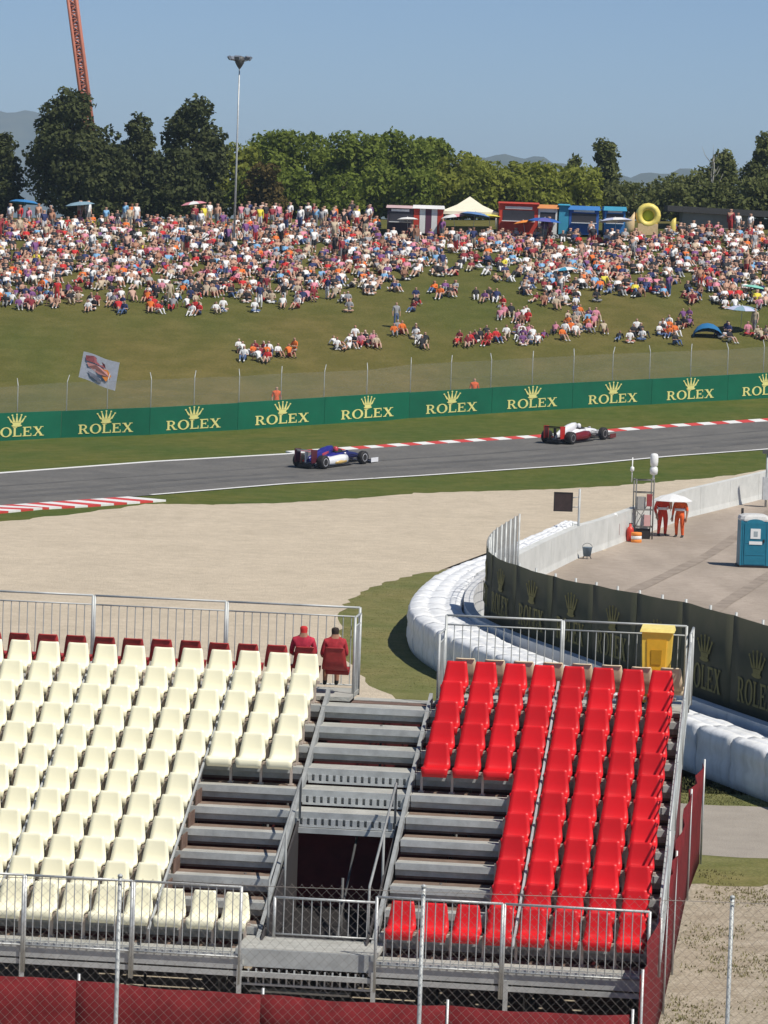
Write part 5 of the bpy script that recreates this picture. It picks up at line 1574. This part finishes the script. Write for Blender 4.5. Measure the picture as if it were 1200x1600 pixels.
# ------------------------------------------------------------------ stalls along the crest
def crest(px_, Y=270):
    X = pix(px_, 345, Y).x
    return Vector((X, Y, h(X, Y)))
K = lambda px_, Y=270: px_ / F * Y
def fab(n, c, tr=.1): return mat('fabric_' + n, c, .8, var=.08, scale=1, transl=tr)
# marquee
p = crest(733, 271); mq = thing('marquee', 'cream white pyramid marquee on the crest above the crowd', 'marquee', p)
hwm, eave = K(88, 271) / 2, (pix(733, 331, 271).z - p.z); apex = pix(735, 307, 271).z - p.z
for k in range(4):
    a = [(-1, -1), (1, -1), (1, 1), (-1, 1)]; c0, c1 = a[k], a[(k + 1) % 4]
    mb = MB(); A, B, C_ = Vector((0, 0, apex)), Vector((c0[0] * hwm, c0[1] * hwm, eave)), Vector((c1[0] * hwm, c1[1] * hwm, eave))
    m1, m2 = A.lerp(B, .45) - Vector((0, 0, .12)), A.lerp(C_, .45) - Vector((0, 0, .12))
    dd = Vector((0, 0, -.22))
    mb.poly([A, m1, m2]); mb.poly([m1, B, C_, m2]); mb.poly([B, B + dd, C_ + dd, C_])
    build(mb, 'roof_panel', [fab('cream', (.86, .80, .62))], mq)
for c0 in ((-1, -1), (1, -1), (1, 1), (-1, 1)):
    mb = MB(); mb.tube([(c0[0] * hwm * .97, c0[1] * hwm * .97, 0), (c0[0] * hwm * .97, c0[1] * hwm * .97, eave)], .05, n=6); build(mb, 'pole', [STEELL], mq)
def stall(name, label, x0, x1, ytop, Y, wall_m, roof_m, roof=0.2, dep=2.5, ybase=None, stripes=None, cat='stall'):
    p = crest((x0 + x1) / 2, Y); W_ = K(x1 - x0, Y) / 2; H_ = pix((x0 + x1) / 2, ytop, Y).z - p.z
    r = thing(name, label, cat, p)
    if stripes:
        n = len(stripes)
        for i, m in enumerate(stripes):
            mb = MB(); u0, u1 = -W_ + 2 * W_ * i / n + .01, -W_ + 2 * W_ * (i + 1) / n - .01
            mb.box(u0, u1, -dep / 2, -dep / 2 + .06, 0, H_ - roof); build(mb, 'front_panel', [m], r)
        mb = MB(); mb.box(-W_, W_, -dep / 2 + .065, dep / 2, 0, H_ - roof); build(mb, 'body', [wall_m], r)
    else:
        mb = MB(); mb.box(-W_, W_, -dep / 2, dep / 2, 0, H_ - roof); build(mb, 'body', [wall_m], r)
    if H_ > 1.2 and not stripes and cat != 'kiosk':
        mb = MB(); mb.box(-W_ * .82, W_ * .82, -dep / 2 - .03, -dep / 2 - .004, H_ * .42, H_ * .74); op = build(mb, 'hatch_shade_panel', [mat('hatch_shade', (.03, .03, .04), .7)], r)  # flat dark panel painted as the shaded recess above the counter
        mb = MB(); mb.box(-W_ * .86, W_ * .86, -dep / 2 - .32, -dep / 2 - .035, H_ * .39, H_ * .415); build(mb, 'counter', [WHITEPL], op)
        mb = MB(); mb.box(-W_ * .7, W_ * .7, -dep / 2 - .05, -dep / 2 - .006, H_ * .78, H_ * .86); build(mb, 'sign_band', [WF], r)
    mb = MB(); mb.hexa([(-W_ - .1, -dep / 2 - .2, H_ - roof + .004), (W_ + .1, -dep / 2 - .2, H_ - roof + .004), (W_ + .1, dep / 2 + .1, H_ - roof + .004), (-W_ - .1, dep / 2 + .1, H_ - roof + .004), (-W_ - .05, -dep / 2, H_), (W_ + .05, -dep / 2, H_), (W_ + .05, dep / 2, H_), (-W_ - .05, dep / 2, H_)]); build(mb, 'roof', [roof_m], r)
    return r
RF, WF, BF, NB = fab('red', (.55, .05, .03)), fab('white', (.82, .81, .79)), fab('blue', (.03, .12, .42)), fab('sky', (.05, .33, .50))
stall('striped_stall', 'red and white striped stall with white roof beside the marquee', 646, 692, 321, 270, STEELD, WF, .25, stripes=[RF, WF, fab('plum', (.12, .04, .08)), WF, RF])
stall('small_tent', 'small dark stall with pale pink roof left of the striped stall', 605, 645, 321, 270, fab('dark', (.06, .04, .06)), fab('pink_pale', (.6, .42, .42)), .2, cat='tent')
stall('red_tent', 'bright red box tent on the crest right of the marquee', 779, 839, 316, 270, RF, fab('red_roof', (.50, .06, .04)), .12, cat='tent')
stall('white_stall', 'low stall with white banner and orange roof between red and blue', 840, 869, 320, 270, WF, fab('orange_roof', (.75, .30, .10)), .28)
stall('teal_kiosk', 'narrow turquoise kiosk at the left end of the blue stalls', 872, 887, 319, 270, NB, NB, .1, cat='kiosk')
stall('blue_stall', 'long royal blue stall with navy bands right of turquoise kiosk', 888, 934, 322, 270, BF, fab('blue_roof', (.05, .22, .55)), .3, stripes=None)
stall('blue_stall', 'shorter light blue stall next to the yellow inflatable', 943, 975, 323, 270, fab('blue2', (.04, .20, .50)), NB, .3)
# yellow inflatable ring arch
p = crest(1008, 270); ya = thing('inflatable', 'yellow inflatable arch with lime green hollow on the crest', 'inflatable', p)
rz = K(14.5); rr = K(5.5)
mb = MB(); rings = []
cz = pix(1010, 337, 270).z - p.z
nseg = 16
for i in range(nseg):
    a = 2 * math.pi * i / nseg; ctr = Vector((.2 + rz * math.cos(a), 0, cz + rz * math.sin(a))); rd = Vector((math.cos(a), 0, math.sin(a)))
    rings.append([ctr + rd * rr * math.cos(b) + Vector((0, 1, 0)) * rr * 1.3 * math.sin(b) for b in np.linspace(0, 2 * math.pi, 11)[:-1]])
rings.append(rings[0]); mb.loft(rings, cap=False); build(mb, 'ring', [mat('inflatable_yellow', (.82, .66, .16), .45)], ya)
mb = MB(); mb.lathe([(.02, .0), (rz * .95, .0), (rz * .95, .06), (.02, .06)], (.2, .2, cz), 16, axis='Y'); build(mb, 'lime_panel', [mat('inflatable_lime', (.55, .68, .03), .45)], ya)
mb = MB(); mb.box(-.5, .9, -.3, .3, 0, cz - rz + .1); build(mb, 'plinth', [mat('inflatable_cream', (.72, .52, .28), .5)], ya)
mb = MB(); mb.loft([sup(.42, 0, 1.0, -1.15 - .25), sup(.5, 0, 1.25, -1.0), sup(.42, .3, 1.6, -.75)]); build(mb, 'side_lobe', [mat('inflatable_cream', (.72, .52, .28), .5)], ya)
mb = MB(); mb.loft([sup(.3, 0, .9, 1.75), sup(.36, .0, 1.2, 1.95), sup(.3, .2, 1.3, 2.15)]); build(mb, 'side_lobe', [mat('inflatable_yellow', (0, 0, 0))], ya)
# grey hut with long dark roof
p = crest(1116, 274); hu = thing('hut', 'long grey hut with low black roof at the right of crest', 'hut', p)
W_ = K(104, 274) / 2; Hh = pix(1116, 333, 274).z - p.z
mb = MB(); mb.box(-W_, W_, -1.5, 1.5, -.2, Hh); build(mb, 'wall', [mat('grey_render', (.25, .245, .22), .9, var=.15, scale=1)], hu)
mb = MB(); mb.hexa([(-W_ - 1.1, -1.9, Hh + .005), (W_ + 4.2, -1.9, Hh - .25), (W_ + 4.2, 1.9, Hh - .25), (-W_ - 1.1, 1.9, Hh + .005), (-W_ - 1.1, -1.7, Hh + .42), (W_ + 4.2, -1.7, Hh + .2), (W_ + 4.2, 1.7, Hh + .2), (-W_ - 1.1, 1.7, Hh + .42)]); build(mb, 'roof', [mat('black_felt', (.016, .017, .018), .8)], hu)
mb = MB(); mb.box(W_ + .02, W_ + 3.6, -1.2, 1.5, -.2, Hh - .3); build(mb, 'dark_bay', [mat('dark_bay', (.03, .035, .035), .8)], hu)

# ------------------------------------------------------------------ parasols on the slope
PINK = fab('pink_stripe', (.72, .30, .34)); SKYB = fab('parasol_blue', (.04, .22, .50)); GREYB = fab('grey_blue', (.25, .38, .46)); LAV = fab('lavender', (.55, .58, .75))
PAR = [(35, 350, 1.15, [SKYB], 'royal blue parasol in front of the broad pine', 1.5),
       (128, 353, 1.05, [GREYB], 'grey blue parasol under the broad pine at the crest', 1.5),
       (307, 352, 1.0, [PINK, WF], 'pink and white striped parasol in front of the tall pointed pine', 1.5),
       (490, 341, .95, [RF], 'small red parasol in the crowd below the green trees', 1.4),
       (545, 341, .95, [fab('dark_red', (.42, .03, .03))], 'dark red parasol next to a small red one below the trees', 1.4),
       (637, 372, .75, [WF], 'small white parasol beneath the striped stall', 1.3),
       (712, 370, .9, [PINK, WF, WF], 'white and pink parasol at the foot of the marquee', 1.4),
       (764, 370, .8, [fab('yellow', (.80, .70, .12))], 'yellow parasol below the right corner of the marquee', 1.4),
       (737, 372, 1.1, [fab('slate_blue', (.12, .24, .48))], 'slate blue parasol between the white and yellow parasols', 1.6),
       (822, 377, .75, [ORG], 'orange parasol at the foot of the red tent', 1.3),
       (848, 380, 1.25, [BF, fab('purple', (.12, .12, .38))], 'blue and purple parasol below the red tent', 1.5),
       (963, 384, 1.2, [LAV, WF], 'pale lavender parasol below the light blue stall', 1.7),
       (885, 438, .85, [WF, NB], 'white and turquoise parasol lying low in mid slope', .7),
       (1157, 518, 1.0, [LAV, GREYB], 'pale grey blue parasol near the bottom of the slope', 1.4),
       (1176, 464, .8, [fab('mint', (.25, .62, .50))], 'mint green parasol low in the crowd', .6)]
for (x, y, r_, ms, lb, hg) in PAR:
    parasol(lb, ground(x, y), r_, hg, ms, tilt=(random.uniform(-.12, .12), random.uniform(-.15, .15)))
# blue dome shelter
p = ground(1105, 526); dt = thing('dome_tent', 'small blue dome shelter among people at the foot of slope', 'tent', p)
mb = MB(); rings = []
for a in np.linspace(0, math.pi, 9): rings.append([(-.9 * math.cos(a), -.6 + .75 * math.sin(a) * 0 + .6 * b, .85 * math.sin(a) * math.sqrt(max(.03, 1 - (b - .9) ** 2 / 1.4))) for b in np.linspace(0, 2, 7)])
mb.loft(rings, cap=False, closed=False); mb.loft([[(v[0] * .96, v[1] + .01, v[2] * .96) for v in r] for r in rings], cap=False, closed=False)
build(mb, 'shell', [fab('tent_blue', (.02, .16, .36))], dt)

# ------------------------------------------------------------------ spectators
POSES = ['sit', 'cross', 'lean', 'lie', 'stand', 'walk']
hi_m = {p: [person_mesh('spectator_%s' % p, p, 100 + i, 1, long=i % 2 == 1) for i in range(4)] for p in POSES}
lo_m = {p: [person_mesh('crowd_%s' % p, p, 200 + i, 0, long=i % 2 == 1) for i in range(4)] for p in POSES}
pr_ = random.Random(99)
low_b = [(-80, 486), (0, 486), (150, 478), (250, 486), (350, 474), (480, 478), (560, 462), (640, 462), (720, 432), (790, 446), (850, 482), (900, 488), (960, 462), (1040, 470), (1100, 484), (1200, 492), (1290, 496)]
def patchy(x, y):
    return .5 + .5 * math.sin(x * .023 + 1.3 * math.sin(y * .05)) * math.sin(y * .061 + x * .011 + 1)
spots = []; grid = {}
def try_add(x, y, pose=None, md=0.40, tops=None):
    g_ = ground(x, y)
    if 590 < x < 1040 and g_.y > 267.9 or x >= 1040 and g_.y > 271.3: return False
    key = (int(g_.x / 1.0), int(g_.y / 1.0))
    for a in (-1, 0, 1):
        for b in (-1, 0, 1):
            for q in grid.get((key[0] + a, key[1] + b), ()):
                if (q - g_).length < md: return False
    grid.setdefault(key, []).append(g_); spots.append((g_, x, y, pose, tops)); return True
CLUST = [(40, 478, 6, 16, None), (85, 477, 4, 9, None), (140, 484, 4, 9, None), (190, 482, 4, 12, ['navy blue', 'red']), (235, 482, 5, 14, ['red', 'white', 'orange']), (302, 486, 5, 10, None), (345, 484, 3, 8, ['sky blue', 'white']), (405, 478, 6, 16, None), (465, 476, 6, 16, None), (547, 480, 3, 8, None), (655, 480, 3, 10, None),
         (378, 556, 3, 9, ['white']), (412, 558, 9, 20, ['white', 'red', 'orange', 'dark red']), (455, 556, 2, 8, ['lime green', 'orange']), (545, 540, 7, 14, ['beige', 'black', 'white']), (580, 538, 7, 18, ['beige', 'pink', 'white', 'black']), (625, 520, 4, 10, ['grey', 'orange']), (652, 536, 5, 14, ['white', 'black']), (745, 536, 13, 30, ['red', 'dark red', 'red', 'black']), (820, 528, 12, 22, ['white', 'pink', 'purple']), (815, 500, 6, 22, None), (905, 516, 14, 30, ['pink', 'beige', 'white', 'orange']), (915, 500, 6, 20, None), (988, 526, 6, 16, ['white', 'black']), (1045, 522, 9, 22, ['white', 'orange', 'black']), (1075, 505, 4, 10, ['black', 'purple']), (1135, 524, 4, 10, ['black', 'navy blue']), (1180, 526, 5, 14, ['beige', 'pink']), (690, 462, 6, 16, None), (760, 470, 6, 18, None), (790, 488, 4, 12, ['pink', 'red'])]
for cx_, cy_, n, sx_, tops in CLUST:
    c = 0
    for _ in range(60):
        if c >= n: break
        if try_add(cx_ + pr_.gauss(0, sx_ * .62), cy_ + pr_.gauss(0, 5), None, .42, tops): c += 1
for _ in range(12000):
    if len(spots) > 1950: break
    x = pr_.uniform(-90, 1290); y = 352 + (lerp_list(low_b, x) - 352) * pr_.random() ** 1.12
    lb_ = lerp_list(low_b, x); f = (y - 352) / (lb_ - 352)
    pk = 1.0 if f < .45 else (1.0 - (f - .45) * 1.2)
    if 620 < x < 820 and y > 395: pk *= .55
    pk *= .62 + .55 * patchy(x, y)
    if pr_.random() < pk: try_add(x, y, None, .33)
for _ in range(230):
    x = pr_.uniform(-90, 1290); y = pr_.uniform(349, 362)
    if x > 590: y += 16 if x < 1040 else 4
    if x > 590 and pr_.random() < .55: continue
    try_add(x, y, pr_.choice(['stand', 'stand', 'walk']), .45)
W_T = [('white', 22), ('black', 20), ('navy blue', 11), ('red', 6), ('dark red', 11), ('orange', 4), ('sky blue', 4), ('grey', 9), ('pink', 6), ('yellow', 1), ('purple', 5), ('beige', 7), ('bare', 12)]
def choose(w): 
    t = pr_.uniform(0, sum(a for _, a in w))
    for k, a in w:
        t -= a
        if t <= 0: return k
    return w[0][0]
people = []
for g_, x, y, pose, tops in spots:
    pose = pose or choose([('sit', 40), ('cross', 18), ('lean', 18), ('lie', 16), ('stand', 3 if y < 420 else 1), ('walk', 1)])
    top_ = pr_.choice(tops) if tops else choose(W_T)
    people.append((g_, x, y, pose, top_, pr_.choice(list(PANT)), choose([('dark hair', 34), ('brown hair', 24), ('fair hair', 10), ('a white cap', 14), ('a red cap', 9), ('a black cap', 8)]), pr_.randrange(4) if pr_.random() < .4 else 0, pr_.uniform(-.75, .75), pr_.uniform(.82, .98)))
people.sort(key=lambda q: q[0].y)
verb = {'sit': 'sitting knees up', 'cross': 'sitting cross-legged', 'lean': 'leaning back', 'lie': 'lying back', 'stand': 'standing', 'walk': 'walking'}
def where(y, x):
    if y > 500: return 'above wire fence'
    if y > 445: return 'on open grass'
    return 'in mid-slope crowd'
used_labels = set()
for q in people[:296]:
    g_, x, y, pose, top_, pn_, hr, sk, rz_, sc_ = q
    me = pr_.choice(hi_m[pose])
    o = link('person', me, None, g_ + Vector((0, 0, .0)), rz_); o.scale = (sc_,) * 3
    if pose not in ('stand', 'walk'): o.rotation_euler.x = .10
    dress(o, [SKINS[sk], SKINS[sk] if top_ == 'bare' else SHIRT_M[top_], PANT_M[pn_], HAIR_M[hr], pr_.choice(list(SHOE.values()))])
    w_ = 'person with bare chest' if top_ == 'bare' else 'person in %s top' % top_
    lg_ = 'trousers' if me['long'] else 'shorts'
    hr_ = hr[2:] if hr.startswith('a ') else hr
    lab = '%s and %s %s %s %s, %s' % (w_, pn_, lg_, verb[pose], where(y, x), hr_)
    if lab in used_labels:                      # same look: say which stall or tree they sit downhill from
        lm_name = min(((30, 'blue parasol'), (128, 'broad pine'), (215, 'shorter pine'), (307, 'pointed pine'), (366, 'light mast'), (415, 'rusty bush'), (517, 'red parasols'), (668, 'striped stall'), (733, 'marquee'), (809, 'red tent'), (905, 'blue stall'), (1008, 'inflatable'), (1116, 'grey hut')), key=lambda k: abs(k[0] - x))[1]
        lab = '%s and %s %s, %s, %s below %s' % (w_, pn_, lg_, hr_, verb[pose], lm_name)
    used_labels.add(lab)
    tag(o, lab, 'person', 'spectators on the grass slope')
# everyone further up the slope: one packed crowd
pal = []
def slot(m):
    if m not in pal: pal.append(m)
    return pal.index(m)
cv, cf_, cm, base = [], [], [], 0
cache = {}
for q in people[296:]:
    g_, x, y, pose, top_, pn_, hr, sk, rz_, sc_ = q
    me = pr_.choice(lo_m[pose])
    if me.name not in cache:
        V = np.empty(len(me.vertices) * 3); me.vertices.foreach_get('co', V)
        cache[me.name] = (V.reshape(-1, 3), [tuple(p.vertices) for p in me.polygons], [p.material_index for p in me.polygons])
    V, Fc, Mi = cache[me.name]
    c, s_ = math.cos(rz_) * sc_, math.sin(rz_) * sc_
    P = np.column_stack([V[:, 0] * c - V[:, 1] * s_, V[:, 0] * s_ + V[:, 1] * c, V[:, 2] * sc_]) + np.array(g_)
    sl_ = [slot(m) for m in (SKINS[sk], SKINS[sk] if top_ == 'bare' else SHIRT_M[top_], PANT_M[pn_], HAIR_M[hr], SHOE['white'])]
    cv.append(P); cf_ += [tuple(i + base for i in f) for f in Fc]; cm += [sl_[i] for i in Mi]; base += len(V)
CV = np.concatenate(cv); cc = np.array([0, CV[:, 1].mean(), CV[:, 2].min()])
me = bpy.data.meshes.new('crowd'); me.from_pydata((CV - cc).tolist(), [], cf_)
for m in pal: me.materials.append(m)
me.polygons.foreach_set('material_index', cm); me.polygons.foreach_set('use_smooth', [True] * len(cm)); me.update()
tag(link('crowd', me, None, tuple(cc)), 'packed crowd of people filling the upper slope below the trees', 'crowd', kind='stuff')
print('people', len(people), 'crowd faces', len(cm))
# course workers looking over the green board
for x, y, lb in ((431, 652, 'person in orange behind the green board, below the white shirted group'), (740, 640, 'person in orange behind the green board, below the group in red')):
    g_ = ground(x, y); yy = g_.y + 2.4
    X = pix(x, y, yy).x
    put_person(ps_, lb, (X, yy, pix(x, 603 if x < 600 else 590, yy).z - 1.72), .2, [SKINS[0], ORANGE_O, ORANGE_O, HAIR_M['dark hair'], SHOE['black']], 1.0)

# ------------------------------------------------------------------ weeds and dry tufts
def tufts(name, label, region, n, hgt, m, seed):
    r = np.random.default_rng(seed); pr2 = random.Random(seed); V, Fc = [], []
    while len(Fc) < n * 3:
        p = region(pr2)
        if p is None: continue
        for _ in range(3):
            a = pr2.uniform(0, 6.28); l = hgt * pr2.uniform(.5, 1.3); w_ = .012 + .2 * hgt * pr2.random() * .4
            q = Vector((p.x + pr2.uniform(-.08, .08), p.y + pr2.uniform(-.08, .08), p.z)); d = Vector((math.cos(a), math.sin(a), 0)); t = Vector((-d.y, d.x, 0)) * w_
            b = len(V); V += [tuple(q - t), tuple(q + t), tuple(q + d * l * .6 + Vector((0, 0, l)))]
            Fc.append((b, b + 1, b + 2))
    me = bpy.data.meshes.new(name); me.from_pydata(V, [], Fc); me.materials.append(m); me.update()
    return tag(link(name, me), label, 'grass', kind='stuff')
WEED = mat('dry_weeds', (.17, .165, .065), .9, scale=2, col2=(.27, .245, .12), mix=(.35, .65), transl=.2)
def yard(r):
    x, y = r.uniform(3.9, 9.5), r.uniform(52, 73.5)
    v = math.sin(x * 2.1 + y * .7) + math.sin(y * 1.9 - x) + r.uniform(-1, 1)
    if v < .35 or x < 3.75 + (y - 52) * .12: return None
    return Vector((x, y, .012))
tufts('weeds', 'sparse dry weeds growing in the dirt right of the stand', yard, 2600, .045, WEED, 3)
def verge(r):
    x, y = r.uniform(4.6, 10), r.uniform(82.3, 86.6)
    return Vector((x, y, 0))
tufts('grass_tufts', 'short grass at the foot of the white tyre barrier by the path', verge, 3000, .04, mat('verge_blades', (.13, .135, .045), .9, var=.3, scale=3, transl=.2), 4)
def ringg(r):
    x, y = r.uniform(-2.6, 2.6), r.uniform(92, 134)
    pxl = project((x, y, 0)); 
    if not (525 < pxl[0] < 700 and 880 < pxl[1] < 1080): return None
    rb = lerp_list([(880, 720), (889, 700), (906, 620), (929, 560), (946, 541), (968, 532), (995, 532), (1022, 540), (1046, 556), (1080, 590)], pxl[1])
    if pxl[0] < rb - 4: return None
    return Vector((x, y, 0))
tufts('grass_tufts', 'mown grass strip between gravel trap and white tyre barrier', ringg, 5000, .022, mat('verge_blades', (0, 0, 0)), 5)

# ------------------------------------------------------------------ air between here and the hills
mb = MB(); mb.box(-14000, 14000, -60, 11500, -60, 280)
hz = tag(build(mb, 'haze', [MATS.setdefault('haze', bpy.data.materials.new('haze'))]), kind='stuff')
hm_ = MATS['haze']; hm_.use_nodes = True
for n in list(hm_.node_tree.nodes):
    if n.type != 'OUTPUT_MATERIAL': hm_.node_tree.nodes.remove(n)
pv = hm_.node_tree.nodes.new('ShaderNodeVolumePrincipled')
pv.inputs['Color'].default_value = (0.66, 0.83, 1.0, 1)
pv.inputs['Density'].default_value = 0.00013
pv.inputs['Anisotropy'].default_value = 0.0
hm_.node_tree.links.new(pv.outputs[0], next(n for n in hm_.node_tree.nodes if n.type == 'OUTPUT_MATERIAL').inputs['Volume'])
